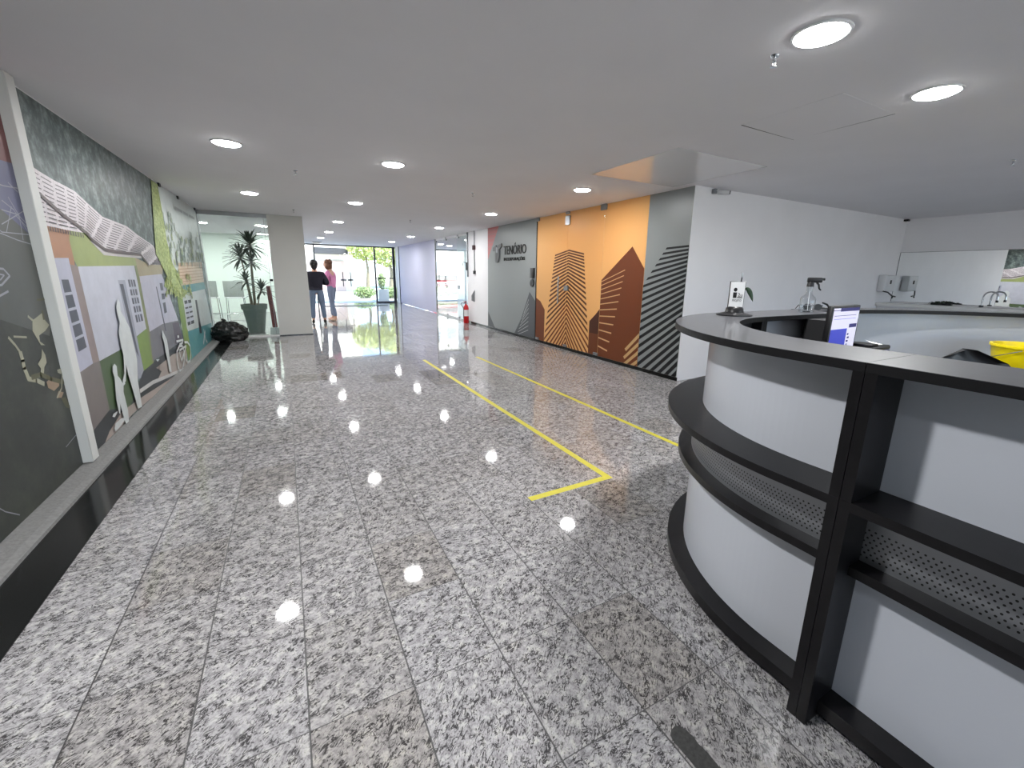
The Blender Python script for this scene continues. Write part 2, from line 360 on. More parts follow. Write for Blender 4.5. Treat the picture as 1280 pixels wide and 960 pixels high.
MURAL_TOWN = [
 ('p','orange',[(4.07,1.713),(4.589,1.681),(4.543,1.593),(4.536,1.449),(4.575,1.332),(4.098,1.337)],0),
 ('p','mauve',[(4.098,1.337),(4.137,1.415),(4.598,1.403),(4.598,1.18),(4.62,0.66),(4.468,0.659),(4.392,1.334)],0),
 ('p','mauve',[(4.102,1.456),(4.598,1.403),(4.634,0.654),(4.233,0.621),(4.188,0.922)],0),
 ('p','orange',[(4.173,1.663),(4.58,1.664),(4.549,1.42),(4.458,1.459),(4.156,1.452)],0),
 ('p','lilac',[(4.157,1.455),(4.46,1.462),(4.486,0.662),(4.188,0.642),(4.128,0.93)],0),
 ('p','slate',[(4.263,1.311),(4.379,1.309),(4.437,0.803),(4.279,0.792)],0),
 ('l','lilacl',[(4.266,1.21),(4.39,1.212)],0.02),
 ('l','lilacl',[(4.27,1.098),(4.403,1.103)],0.02),
 ('l','lilacl',[(4.273,0.994),(4.414,1.001)],0.02),
 ('l','lilacl',[(4.276,0.889),(4.426,0.898)],0.02),
 ('p','taupe',[(4.133,0.642),(4.468,0.666),(4.621,0.663),(4.612,0.252),(4.279,0.196),(4.108,0.178)],0),
 ('p','green',[(4.543,1.593),(4.589,1.681),(4.964,1.668),(5.211,1.53),(6.147,1.522),(6.135,1.414),(4.592,1.397),(4.551,1.449)],0),
 ('p','darkgreen',[(4.62,0.66),(5.114,0.67),(5.331,0.649),(5.451,0.357),(5.476,0.144),(5.067,0.112),(4.612,0.252)],0),
 ('p','brightgreen',[(5.57,0.707),(6.082,0.76),(6.079,0.494),(6.033,0.331),(5.64,0.349)],0),
 ('p','olive',[(6.082,0.76),(6.3,0.717),(6.232,0.469),(6.033,0.331),(6.075,0.584)],0),
 ('p','white',[(4.595,1.403),(6.043,1.422),(6.096,0.758),(5.631,0.719),(5.114,0.67),(4.62,0.66)],0),
 ('p','olive',[(6.055,1.422),(6.17,1.423),(6.166,0.741),(6.056,0.746)],0),
 ('p','slate',[(5.74,1.284),(5.969,1.279),(6.0,0.847),(5.758,0.853)],0),
 ('l','lilacl',[(5.743,1.199),(5.975,1.195)],0.025),
 ('l','lilacl',[(5.747,1.114),(5.981,1.109)],0.025),
 ('l','lilacl',[(5.75,1.028),(5.987,1.023)],0.025),
 ('l','lilacl',[(5.754,0.941),(5.994,0.935)],0.025),
 ('l','lilacl',[(5.813,1.282),(5.835,0.85)],0.03),
 ('l','lilacl',[(5.889,1.281),(5.914,0.847)],0.03),
 ('p','greyl',[(5.442,1.285),(5.651,1.281),(5.698,0.303),(5.479,0.318)],0),
 ('p','slate',[(5.47,1.248),(5.575,1.245),(5.625,0.52),(5.567,0.579)],0),
 ('p','tan',[(6.122,1.505),(6.628,1.445),(7.326,1.454),(7.188,1.322),(6.152,1.306),(6.135,1.414)],0),
 ('p','white2',[(6.156,1.311),(7.15,1.328),(7.647,0.686),(6.758,0.731),(6.16,0.709)],0),
 ('p','greym',[(6.16,0.709),(6.758,0.731),(7.647,0.686),(7.742,0.395),(6.706,0.38),(6.077,0.395)],0),
 ('p','greyd',[(7.264,0.683),(7.635,0.671),(7.75,0.405),(7.272,0.406)],0),
 ('p','lilac',[(6.906,1.267),(7.228,1.262),(7.238,0.796),(6.805,0.796)],0),
 ('p','slate',[(6.966,1.219),(7.11,1.216),(7.087,0.848),(6.946,0.842)],0),
 ('l','lilacl',[(6.961,1.108),(7.103,1.106)],0.04),
 ('l','lilacl',[(6.955,0.995),(7.096,0.996)],0.04),
 ('p','slate',[(6.761,1.181),(6.806,1.18),(6.89,0.628),(6.832,0.635)],0),
 ('p','road',[(4.108,0.178),(4.276,0.203),(4.612,0.252),(5.079,0.132),(5.676,0.359),(6.712,0.389),(7.742,0.395),(8.216,0.077),(7.853,-0.042),(6.419,0.048),(5.55,0.082),(4.791,0.068),(4.35,0.038),(4.193,-0.06),(4.037,-0.058)],0),
 ('p','path',[(6.148,0.299),(6.525,0.302),(7.005,0.309),(7.845,0.237),(8.206,0.066),(7.952,0.0),(7.146,0.055),(6.082,0.155),(6.348,0.22)],0),
 ('p','path',[(4.844,0.155),(5.067,0.151),(5.579,0.126),(6.846,0.043),(6.851,-0.011),(5.833,0.042),(5.132,0.061),(4.568,0.035),(4.343,0.027),(4.506,0.092)],0),
 ('l','whitel',[(5.457,0.199),(5.929,0.181),(6.51,0.117),(7.238,0.042)],0.04),
 ('p','white3',[(8.123,1.158),(10.293,1.136),(10.562,0.364),(10.547,-0.081),(8.007,0.064),(7.765,0.589)],0),
 ('p','teal',[(8.075,1.155),(10.33,1.155),(10.444,1.022),(8.14,1.024)],0),
 ('p','teal',[(7.872,0.483),(10.498,0.354),(10.577,-0.052),(8.168,0.022),(7.818,0.062)],0),
 ('p','brightgreen',[(7.821,1.107),(8.196,1.092),(8.139,0.065),(7.871,0.052),(7.793,0.387)],0),
 ('p','white3',[(8.216,0.973),(8.978,0.945),(8.997,0.464),(8.126,0.5)],0),
 ('p','slated',[(8.258,0.923),(8.793,0.911),(8.756,0.53),(8.23,0.549)],0),
 ('l','lilacl',[(8.253,0.849),(8.785,0.836)],0.05),
 ('l','lilacl',[(8.247,0.774),(8.778,0.76)],0.05),
 ('l','lilacl',[(8.242,0.699),(8.771,0.683)],0.05),
 ('l','lilacl',[(8.236,0.624),(8.763,0.607)],0.05),
 ('l','lilacl',[(8.518,0.92),(8.479,0.534)],0.06),
 ('p','slated',[(9.145,0.883),(9.314,0.873),(9.326,0.292),(9.102,0.32)],0),
 ('l','whitel',[(9.521,0.336),(9.582,0.136),(9.701,0.078)],0.05),
 ('l','whitel',[(9.649,0.293),(9.302,0.109)],0.05),
 ('p','white3',[(7.624,2.512),(7.786,2.509),(10.588,2.499),(10.558,1.492),(8.305,1.442),(7.899,1.272),(7.728,1.777),(7.698,2.206)],0),
 ('p','brick',[(8.281,1.482),(10.432,1.528),(10.358,1.154),(8.001,1.151)],0),
 ('l','brickd',[(8.243,1.435),(10.422,1.476)],0.009),
 ('l','brickd',[(8.206,1.388),(10.411,1.424)],0.009),
 ('l','brickd',[(8.168,1.341),(10.401,1.371)],0.009),
 ('l','brickd',[(8.131,1.295),(10.391,1.319)],0.009),
 ('l','brickd',[(8.095,1.249),(10.38,1.267)],0.009),
 ('l','brickd',[(8.058,1.203),(10.37,1.214)],0.009),
 ('p','greyl2',[(4.972,1.63),(5.227,1.558),(6.37,1.545),(6.373,1.503),(5.201,1.503),(4.957,1.604)],0),
 ('p','roof',[(4.169,2.04),(4.292,2.02),(4.493,1.999),(4.682,1.988),(4.842,1.975),(5.048,1.919),(5.363,1.839),(5.635,1.83),(6.026,1.816),(6.356,1.756),(6.961,1.67),(7.153,1.559),(7.498,1.466),(7.362,1.444),(6.588,1.436),(6.37,1.545),(5.86,1.538),(5.466,1.547),(5.227,1.558),(4.972,1.63),(4.848,1.666),(4.739,1.664),(4.566,1.663),(4.384,1.665),(4.242,1.667),(4.105,1.658)],0),
 ('l','roofd',[(4.176,2.007),(4.268,1.994)],0.008),
 ('l','roofd',[(4.297,1.99),(4.443,1.975)],0.008),
 ('l','roofd',[(4.506,1.97),(4.647,1.962)],0.008),
 ('l','roofd',[(4.684,1.96),(4.804,1.952)],0.008),
 ('l','roofd',[(4.861,1.942),(5.009,1.903)],0.008),
 ('l','roofd',[(5.058,1.89),(5.28,1.833)],0.008),
 ('l','roofd',[(5.341,1.819),(5.542,1.809)],0.008),
 ('l','roofd',[(5.642,1.804),(5.923,1.793)],0.008),
 ('l','roofd',[(5.998,1.788),(6.249,1.747)],0.008),
 ('l','roofd',[(6.391,1.726),(6.839,1.667)],0.008),
 ('l','roofd',[(6.926,1.648),(7.071,1.566)],0.008),
 ('l','roofd',[(7.12,1.544),(7.405,1.482)],0.008),
 ('l','roofd',[(4.176,1.975),(4.27,1.963)],0.008),
 ('l','roofd',[(4.302,1.96),(4.444,1.946)],0.008),
 ('l','roofd',[(4.484,1.942),(4.623,1.936)],0.008),
 ('l','roofd',[(4.682,1.932),(4.803,1.925)],0.008),
 ('l','roofd',[(4.838,1.92),(4.979,1.885)],0.008),
 ('l','roofd',[(5.052,1.866),(5.263,1.81)],0.008),
 ('l','roofd',[(5.319,1.8),(5.52,1.785)],0.008),
 ('l','roofd',[(5.58,1.781),(5.848,1.77)],0.008),
 ('l','roofd',[(5.964,1.762),(6.221,1.724)],0.008),
 ('l','roofd',[(6.307,1.713),(6.742,1.661)],0.008),
 ('l','roofd',[(6.882,1.632),(7.03,1.549)],0.008),
 ('l','roofd',[(7.091,1.53),(7.406,1.474)],0.008),
 ('l','roofd',[(4.162,1.944),(4.257,1.935)],0.008),
 ('l','roofd',[(4.305,1.93),(4.445,1.917)],0.008),
 ('l','roofd',[(4.483,1.914),(4.623,1.908)],0.008),
 ('l','roofd',[(4.661,1.906),(4.782,1.899)],0.008),
 ('l','roofd',[(4.837,1.892),(4.972,1.86)],0.008),
 ('l','roofd',[(5.015,1.849),(5.211,1.797)],0.008),
 ('l','roofd',[(5.297,1.78),(5.498,1.761)],0.008),
 ('l','roofd',[(5.559,1.757),(5.819,1.746)],0.008),
 ('l','roofd',[(5.892,1.741),(6.151,1.708)],0.008),
 ('l','roofd',[(6.289,1.691),(6.721,1.645)],0.008),
 ('l','roofd',[(6.817,1.629),(6.966,1.546)],0.008),
 ('l','roofd',[(7.065,1.517),(7.412,1.468)],0.008),
 ('l','roofd',[(4.163,1.912),(4.259,1.904)],0.008),
 ('l','roofd',[(4.288,1.902),(4.423,1.89)],0.008),
 ('l','roofd',[(4.483,1.886),(4.623,1.88)],0.008),
 ('l','roofd',[(4.659,1.878),(4.782,1.873)],0.008),
 ('l','roofd',[(4.816,1.869),(4.944,1.841)],0.008),
 ('l','roofd',[(5.008,1.825),(5.193,1.775)],0.008),
 ('l','roofd',[(5.245,1.763),(5.443,1.741)],0.008),
 ('l','roofd',[(5.538,1.733),(5.79,1.722)],0.008),
 ('l','roofd',[(5.859,1.716),(6.124,1.686)],0.008),
 ('l','roofd',[(6.208,1.677),(6.628,1.637)],0.008),
 ('l','roofd',[(6.775,1.613),(6.927,1.53)],0.008),
 ('l','roofd',[(6.988,1.512),(7.358,1.469)],0.008),
 ('l','roofd',[(4.149,1.882),(4.245,1.875)],0.008),
 ('l','roofd',[(4.292,1.872),(4.424,1.861)],0.008),
 ('l','roofd',[(4.461,1.859),(4.599,1.853)],0.008),
 ('l','roofd',[(4.657,1.851),(4.781,1.846)],0.008),
 ('l','roofd',[(4.814,1.842),(4.937,1.817)],0.008),
 ('l','roofd',[(4.974,1.809),(5.145,1.761)],0.008),
 ('l','roofd',[(5.223,1.744),(5.422,1.717)],0.008),
 ('l','roofd',[(5.48,1.711),(5.719,1.7)],0.008),
 ('l','roofd',[(5.829,1.692),(6.1,1.665)],0.008),
 ('l','roofd',[(6.19,1.657),(6.608,1.623)],0.008),
 ('l','roofd',[(6.711,1.61),(6.863,1.528)],0.008),
 ('l','roofd',[(6.966,1.5),(7.367,1.463)],0.008),
 ('l','roofd',[(4.15,1.85),(4.247,1.845)],0.008),
 ('l','roofd',[(4.275,1.844),(4.403,1.834)],0.008),
 ('l','roofd',[(4.46,1.831),(4.599,1.826)],0.008),
 ('l','roofd',[(4.635,1.824),(4.76,1.82)],0.008),
 ('l','roofd',[(4.812,1.815),(4.929,1.794)],0.008),
 ('l','roofd',[(4.966,1.785),(5.126,1.74)],0.008),
 ('l','roofd',[(5.172,1.728),(5.368,1.698)],0.008),
 ('l','roofd',[(5.459,1.688),(5.69,1.677)],0.008),
 ('l','roofd',[(5.757,1.672),(6.03,1.648)],0.008),
 ('l','roofd',[(6.172,1.637),(6.588,1.609)],0.008),
 ('l','roofd',[(6.671,1.594),(6.826,1.512)],0.008),
 ('l','roofd',[(6.884,1.493),(7.306,1.463)],0.008),
 ('l','roofd',[(4.15,1.818),(4.249,1.815)],0.008),
 ('l','roofd',[(4.278,1.814),(4.403,1.805)],0.008),
 ('l','roofd',[(4.438,1.803),(4.575,1.799)],0.008),
 ('l','roofd',[(4.634,1.797),(4.759,1.794)],0.008),
 ('l','roofd',[(4.792,1.792),(4.903,1.774)],0.008),
 ('l','roofd',[(4.957,1.762),(5.106,1.719)],0.008),
 ('l','roofd',[(5.152,1.709),(5.348,1.674)],0.008),
 ('l','roofd',[(5.404,1.666),(5.624,1.655)],0.008),
 ('l','roofd',[(5.728,1.649),(6.006,1.628)],0.008),
 ('l','roofd',[(6.094,1.622),(6.498,1.6)],0.008),
 ('l','roofd',[(6.632,1.579),(6.789,1.496)],0.008),
 ('l','roofd',[(6.866,1.482),(7.318,1.458)],0.008),
 ('l','roofd',[(4.136,1.786),(4.235,1.785)],0.008),
 ('l','roofd',[(4.281,1.784),(4.403,1.777)],0.008),
 ('l','roofd',[(4.437,1.775),(4.575,1.771)],0.008),
 ('l','roofd',[(4.612,1.77),(4.738,1.768)],0.008),
 ('l','roofd',[(4.79,1.765),(4.895,1.751)],0.008),
 ('l','roofd',[(4.926,1.745),(5.062,1.706)],0.008),
 ('l','roofd',[(5.132,1.689),(5.328,1.65)],0.008),
 ('l','roofd',[(5.383,1.643),(5.595,1.633)],0.008),
 ('l','roofd',[(5.658,1.629),(5.937,1.612)],0.008),
 ('l','roofd',[(6.077,1.604),(6.48,1.587)],0.008),
 ('l','roofd',[(6.57,1.576),(6.727,1.495)],0.008),
 ('l','roofd',[(6.851,1.471),(7.333,1.454)],0.008),
 ('l','roofd',[(4.137,1.754),(4.237,1.755)],0.008),
 ('l','roofd',[(4.265,1.755),(4.382,1.749)],0.008),
 ('l','roofd',[(4.437,1.747),(4.575,1.744)],0.008),
 ('l','roofd',[(4.611,1.743),(4.738,1.742)],0.008),
 ('l','roofd',[(4.771,1.741),(4.87,1.73)],0.008),
 ('l','roofd',[(4.916,1.722),(5.042,1.686)],0.008),
 ('l','roofd',[(5.082,1.675),(5.275,1.633)],0.008),
 ('l','roofd',[(5.361,1.621),(5.566,1.611)],0.008),
 ('l','roofd',[(5.631,1.607),(5.915,1.592)],0.008),
 ('l','roofd',[(6.001,1.588),(6.393,1.577)],0.008),
 ('l','roofd',[(6.532,1.561),(6.692,1.479)],0.008),
 ('l','roofd',[(6.765,1.464),(7.265,1.452)],0.008),
 ('l','roofd',[(4.122,1.722),(4.222,1.725)],0.008),
 ('l','roofd',[(4.268,1.725),(4.382,1.721)],0.008),
 ('l','roofd',[(4.415,1.72),(4.551,1.717)],0.008),
 ('l','roofd',[(4.609,1.716),(4.737,1.716)],0.008),
 ('l','roofd',[(4.768,1.715),(4.861,1.708)],0.008),
 ('l','roofd',[(4.888,1.705),(5.001,1.672)],0.008),
 ('l','roofd',[(5.063,1.656),(5.256,1.609)],0.008),
 ('l','roofd',[(5.309,1.6),(5.504,1.59)],0.008),
 ('l','roofd',[(5.605,1.586),(5.894,1.573)],0.008),
 ('l','roofd',[(5.984,1.571),(6.375,1.566)],0.008),
 ('l','roofd',[(6.471,1.559),(6.631,1.478)],0.008),
 ('l','roofd',[(6.754,1.454),(7.284,1.449)],0.008),
 ('l','roofd',[(4.123,1.69),(4.225,1.695)],0.008),
 ('l','roofd',[(4.253,1.696),(4.363,1.693)],0.008),
 ('l','roofd',[(4.414,1.692),(4.551,1.69)],0.008),
 ('l','roofd',[(4.588,1.69),(4.716,1.69)],0.008),
 ('l','roofd',[(4.764,1.689),(4.852,1.687)],0.008),
 ('l','roofd',[(4.877,1.682),(4.98,1.653)],0.008),
 ('l','roofd',[(5.014,1.643),(5.205,1.593)],0.008),
 ('l','roofd',[(5.288,1.578),(5.475,1.569)],0.008),
 ('l','roofd',[(5.536,1.566),(5.825,1.557)],0.008),
 ('l','roofd',[(5.968,1.555),(6.357,1.555)],0.008),
 ('l','roofd',[(6.435,1.545),(6.597,1.463)],0.008),
 ('l','roofd',[(6.664,1.445),(7.21,1.446)],0.008),
 ('l','roofs',[(4.227,1.86),(4.501,1.768),(4.762,1.707),(4.895,1.663),(4.973,1.624),(5.243,1.552),(5.529,1.542),(6.336,1.54),(6.588,1.436)],0.028),
 ('l','roofs',[(4.251,1.662),(4.248,1.639)],0.016),
 ('l','roofs',[(4.288,1.662),(4.285,1.638)],0.016),
 ('l','roofs',[(4.326,1.661),(4.323,1.637)],0.016),
 ('l','roofs',[(4.365,1.661),(4.362,1.637)],0.016),
 ('l','roofs',[(4.404,1.661),(4.402,1.636)],0.016),
 ('l','roofs',[(4.445,1.66),(4.442,1.635)],0.016),
 ('l','roofs',[(4.486,1.66),(4.484,1.635)],0.016),
 ('l','roofs',[(4.529,1.66),(4.526,1.634)],0.016),
 ('l','roofs',[(4.572,1.659),(4.57,1.633)],0.016),
 ('l','roofs',[(4.617,1.659),(4.614,1.633)],0.016),
 ('l','roofs',[(4.662,1.658),(4.66,1.632)],0.016),
 ('l','roofs',[(4.709,1.658),(4.706,1.631)],0.016),
 ('l','roofs',[(4.757,1.657),(4.754,1.63)],0.016),
 ('l','roofs',[(4.806,1.657),(4.803,1.63)],0.016),
 ('p','vine',[(7.399,2.484),(7.731,2.49),(7.745,2.211),(7.728,1.777),(7.814,1.492),(8.138,1.303),(8.214,1.115),(8.655,1.05),(8.086,0.957),(7.631,1.059),(7.125,1.178),(7.388,1.3),(7.007,1.574),(7.179,1.984)],0),
 ('l','leafd',[(8.098,1.928),(8.118,1.882)],0.05),
 ('l','leafd',[(8.305,1.667),(8.305,1.591)],0.05),
 ('l','vine',[(8.237,1.638),(8.248,1.575)],0.05),
 ('l','leafg',[(9.279,1.619),(9.296,1.548)],0.05),
 ('l','leafd',[(8.764,1.89),(8.763,1.806)],0.05),
 ('l','leafg',[(7.877,1.617),(7.897,1.571)],0.05),
 ('l','leafg',[(8.563,1.692),(8.563,1.611)],0.05),
 ('l','leafd',[(9.467,1.712),(9.489,1.644)],0.05),
 ('l','leafd',[(10.798,1.794),(10.847,1.734)],0.05),
 ('l','leafd',[(8.169,2.008),(8.173,1.94)],0.05),
 ('l','leafd',[(7.779,1.949),(7.798,1.906)],0.05),
 ('l','leafd',[(7.96,1.992),(7.941,1.896)],0.05),
 ('l','leafd',[(8.091,2.171),(8.085,2.091)],0.05),
 ('l','leafd',[(8.819,1.68),(8.798,1.57)],0.05),
 ('l','leafd',[(9.108,1.643),(9.139,1.591)],0.05),
 ('l','leafd',[(9.362,1.567),(9.34,1.449)],0.05),
 ('l','leafd',[(9.945,1.707),(9.954,1.617)],0.05),
 ('l','vine',[(10.773,1.627),(10.798,1.541)],0.05),
 ('l','leafd',[(9.495,1.92),(9.491,1.822)],0.05),
 ('l','leafg',[(7.907,1.722),(7.922,1.67)],0.05),
 ('l','leafd',[(7.762,2.024),(7.745,1.934)],0.05),
 ('l','vine',[(10.105,1.695),(10.089,1.575)],0.05),
 ('l','leafg',[(7.824,1.817),(7.844,1.774)],0.05),
 ('l','leafd',[(8.683,1.857),(8.672,1.762)],0.05),
 ('l','vine',[(8.01,1.509),(8.028,1.458)],0.05),
 ('l','leafg',[(10.108,1.65),(10.147,1.589)],0.05),
 ('l','leafd',[(8.062,2.082),(8.064,2.013)],0.05),
 ('l','leafg',[(7.787,1.686),(7.795,1.627)],0.05),
 ('l','leafd',[(8.261,2.175),(8.247,2.083)],0.05),
 ('l','leafd',[(9.615,1.841),(9.615,1.746)],0.05),
 ('l','vine',[(8.554,1.562),(8.539,1.462)],0.05),
 ('l','leafd',[(8.683,1.677),(8.678,1.589)],0.05),
 ('l','leafd',[(8.199,1.63),(8.182,1.533)],0.05),
 ('l','leafg',[(7.978,1.759),(7.984,1.693)],0.05),
 ('l','vine',[(7.806,1.972),(7.826,1.931)],0.05),
 ('l','leafd',[(8.167,1.522),(8.165,1.443)],0.05),
 ('l','vine',[(10.859,1.771),(10.901,1.702)],0.05),
 ('l','leafd',[(8.531,1.625),(8.512,1.521)],0.05),
 ('l','leafd',[(8.524,1.724),(8.54,1.664)],0.05),
 ('l','leafg',[(8.825,1.579),(8.834,1.505)],0.05),
 ('l','leafd',[(8.512,1.8),(8.535,1.749)],0.05),
 ('l','leafd',[(10.135,1.618),(10.168,1.551)],0.05),
 ('l','leafd',[(8.442,1.522),(8.444,1.444)],0.05),
 ('l','leafg',[(8.016,1.979),(8.036,1.934)],0.05),
 ('l','vine',[(9.589,1.747),(9.568,1.629)],0.05),
 ('l','leafd',[(9.242,1.739),(9.247,1.655)],0.05),
 ('l','leafd',[(8.091,2.162),(8.076,2.071)],0.05),
 ('l','leafd',[(8.608,1.603),(8.616,1.532)],0.05),
 ('l','leafg',[(10.293,1.665),(10.322,1.59)],0.05),
 ('l','vine',[(11.047,1.711),(11.045,1.593)],0.05),
 ('l','vine',[(9.399,1.65),(9.429,1.591)],0.05),
 ('l','leafg',[(9.47,1.597),(9.504,1.542)],0.05),
 ('l','vine',[(10.573,1.687),(10.556,1.56)],0.05),
 ('l','leafd',[(10.746,1.999),(10.769,1.914)],0.05),
 ('l','leafd',[(9.319,1.894),(9.339,1.827)],0.05),
 ('l','vine',[(9.826,1.596),(9.859,1.532)],0.05),
 ('l','leafd',[(9.528,1.645),(9.527,1.55)],0.05),
 ('l','vine',[(8.083,1.868),(8.091,1.805)],0.05),
 ('l','leafd',[(10.087,1.539),(10.072,1.42)],0.05),
 ('l','leafd',[(8.883,1.739),(8.904,1.68)],0.05),
 ('l','leafd',[(8.583,1.618),(8.58,1.533)],0.05),
 ('l','leafd',[(8.387,2.049),(8.37,1.951)],0.05),
 ('l','leafd',[(8.19,1.497),(8.211,1.446)],0.05),
 ('l','leafd',[(9.129,1.594),(9.156,1.536)],0.05),
 ('l','leafd',[(8.271,2.11),(8.257,2.017)],0.05),
 ('l','leafd',[(9.533,1.888),(9.515,1.774)],0.05),
 ('l','leafd',[(7.835,1.682),(7.825,1.598)],0.05),
 ('l','leafg',[(10.946,1.574),(10.945,1.457)],0.05),
 ('l','leafd',[(10.254,1.835),(10.291,1.772)],0.05),
 ('l','vine',[(9.142,1.883),(9.154,1.81)],0.05),
 ('l','leafg',[(8.213,2.114),(8.227,2.058)],0.05),
 ('l','leafg',[(7.854,1.839),(7.863,1.781)],0.05),
 ('l','leafd',[(8.598,1.914),(8.603,1.841)],0.05),
 ('l','leafd',[(8.835,1.715),(8.859,1.659)],0.05),
 ('l','leafd',[(10.65,2.037),(10.66,1.939)],0.05),
 ('l','leafd',[(9.768,1.873),(9.806,1.819)],0.05),
 ('l','leafd',[(8.12,2.183),(8.131,2.126)],0.05),
 ('l','leafd',[(10.876,1.57),(10.907,1.488)],0.05),
 ('l','vine',[(10.487,1.698),(10.529,1.634)],0.05),
 ('l','leafg',[(7.874,2.004),(7.876,1.937)],0.05),
 ('l','leafd',[(10.761,1.837),(10.744,1.708)],0.05),
 ('l','leafd',[(10.203,1.963),(10.189,1.845)],0.05),
 ('l','vine',[(10.361,2.072),(10.386,1.996)],0.05),
 ('l','leafd',[(10.78,1.609),(10.754,1.47)],0.05),
 ('l','vine',[(8.794,1.884),(8.819,1.832)],0.05),
 ('l','leafd',[(9.622,1.909),(9.656,1.853)],0.05),
 ('l','leafd',[(8.576,1.68),(8.587,1.613)],0.05),
 ('l','leafd',[(7.928,1.742),(7.909,1.646)],0.05),
 ('l','leafg',[(8.458,1.933),(8.467,1.867)],0.05),
 ('l','leafg',[(8.159,1.765),(8.162,1.694)],0.05),
 ('l','leafd',[(8.998,1.537),(9.012,1.465)],0.05),
 ('l','leafd',[(8.212,1.995),(8.214,1.924)],0.05),
 ('l','leafg',[(8.199,1.611),(8.219,1.561)],0.05),
 ('l','leafd',[(9.713,2.01),(9.733,1.938)],0.05),
 ('l','leafd',[(7.759,2.135),(7.739,2.041)],0.05),
 ('l','leafg',[(8.674,1.514),(8.685,1.444)],0.05),
 ('l','leafd',[(8.999,1.852),(8.98,1.744)],0.05),
 ('l','vine',[(8.023,2.001),(8.026,1.933)],0.05),
 ('l','leafg',[(10.442,1.843),(10.46,1.756)],0.05),
 ('l','leafd',[(10.413,1.54),(10.408,1.428)],0.05),
 ('l','leafd',[(9.408,1.873),(9.389,1.76)],0.05),
 ('l','leafd',[(9.565,1.616),(9.561,1.517)],0.05),
 ('l','leafd',[(8.686,1.593),(8.693,1.519)],0.05),
 ('l','leafg',[(7.807,1.577),(7.8,1.496)],0.05),
 ('l','vine',[(9.531,1.891),(9.51,1.772)],0.05),
 ('l','vine',[(8.636,1.699),(8.639,1.621)],0.05),
 ('l','leafd',[(8.373,1.743),(8.37,1.661)],0.05),
 ('l','leafd',[(10.334,1.696),(10.339,1.596)],0.05),
 ('l','leafd',[(9.676,2.008),(9.675,1.912)],0.05),
 ('l','vine',[(7.267,1.128),(7.256,1.077)],0.06),
 ('l','vine',[(7.477,1.179),(7.465,1.126)],0.06),
 ('l','vine',[(7.653,1.371),(7.641,1.317)],0.06),
 ('l','vine',[(7.506,1.12),(7.494,1.067)],0.06),
 ('l','vine',[(8.156,1.367),(8.144,1.31)],0.06),
 ('l','vine',[(8.237,1.25),(8.225,1.192)],0.06),
 ('l','vine',[(8.437,1.164),(8.424,1.104)],0.06),
 ('l','vine',[(7.668,1.075),(7.656,1.02)],0.06),
 ('l','vine',[(7.387,1.175),(7.375,1.123)],0.06),
 ('l','vine',[(7.441,1.294),(7.429,1.242)],0.06),
 ('l','vine',[(7.68,1.092),(7.668,1.037)],0.06),
 ('l','vine',[(8.756,1.105),(8.743,1.042)],0.06),
 ('l','vine',[(7.583,1.25),(7.571,1.196)],0.06),
 ('l','vine',[(8.105,1.287),(8.093,1.23)],0.06),
 ('l','vine',[(7.37,1.253),(7.359,1.201)],0.06),
 ('l','vine',[(8.223,1.074),(8.211,1.015)],0.06),
 ('l','vine',[(8.637,1.049),(8.624,0.987)],0.06),
 ('l','vine',[(8.636,1.104),(8.623,1.042)],0.06),
 ('l','vine',[(7.874,1.137),(7.862,1.081)],0.06),
 ('l','vine',[(8.813,1.062),(8.8,0.999)],0.06),
 ('l','vine',[(7.55,1.338),(7.538,1.286)],0.06),
 ('l','vine',[(8.064,1.314),(8.052,1.257)],0.06),
 ('l','vine',[(8.008,1.077),(7.996,1.02)],0.06),
 ('l','vine',[(7.73,1.092),(7.718,1.037)],0.06),
 ('l','vine',[(7.604,1.191),(7.593,1.137)],0.06),
 ('l','vine',[(7.624,1.166),(7.612,1.112)],0.06),
 ('l','vine',[(8.003,1.37),(7.991,1.313)],0.06),
 ('l','vine',[(8.811,1.159),(8.798,1.096)],0.06),
 ('l','vine',[(9.005,1.262),(8.992,1.197)],0.06),
 ('l','vine',[(7.405,1.119),(7.394,1.067)],0.06),
 ('l','vine',[(8.865,1.075),(8.852,1.012)],0.06),
 ('l','vine',[(8.294,1.031),(8.282,0.971)],0.06),
 ('l','vine',[(8.168,1.237),(8.156,1.179)],0.06),
 ('l','vine',[(8.229,1.144),(8.216,1.086)],0.06),
 ('l','vine',[(8.939,1.3),(8.926,1.236)],0.06),
 ('l','vine',[(7.337,1.206),(7.326,1.154)],0.06),
 ('l','vine',[(7.404,1.277),(7.393,1.226)],0.06),
 ('l','vine',[(7.389,1.229),(7.378,1.178)],0.06),
 ('l','vine',[(7.665,1.201),(7.653,1.147)],0.06),
 ('l','vine',[(8.489,1.071),(8.476,1.011)],0.06),
 ('l','vine',[(8.775,1.302),(8.762,1.239)],0.06),
 ('l','vine',[(7.637,1.185),(7.626,1.131)],0.06),
 ('l','vine',[(7.16,1.098),(7.149,1.048)],0.06),
 ('l','vine',[(8.271,1.232),(8.259,1.173)],0.06),
 ('l','vine',[(8.132,1.316),(8.12,1.259)],0.06),
 ('l','vine',[(7.685,1.084),(7.673,1.03)],0.06),
 ('l','vine',[(7.48,1.149),(7.469,1.096)],0.06),
 ('l','vine',[(8.867,0.999),(8.854,0.935)],0.06),
 ('l','vine',[(8.679,1.311),(8.666,1.249)],0.06),
 ('l','vine',[(7.325,1.27),(7.314,1.219)],0.06),
 ('l','caption',[(8.616,2.298),(9.175,2.299)],0.045),
 ('l','caption',[(9.238,2.299),(9.642,2.3)],0.045),
 ('l','caption',[(9.713,2.299),(10.249,2.303)],0.045),
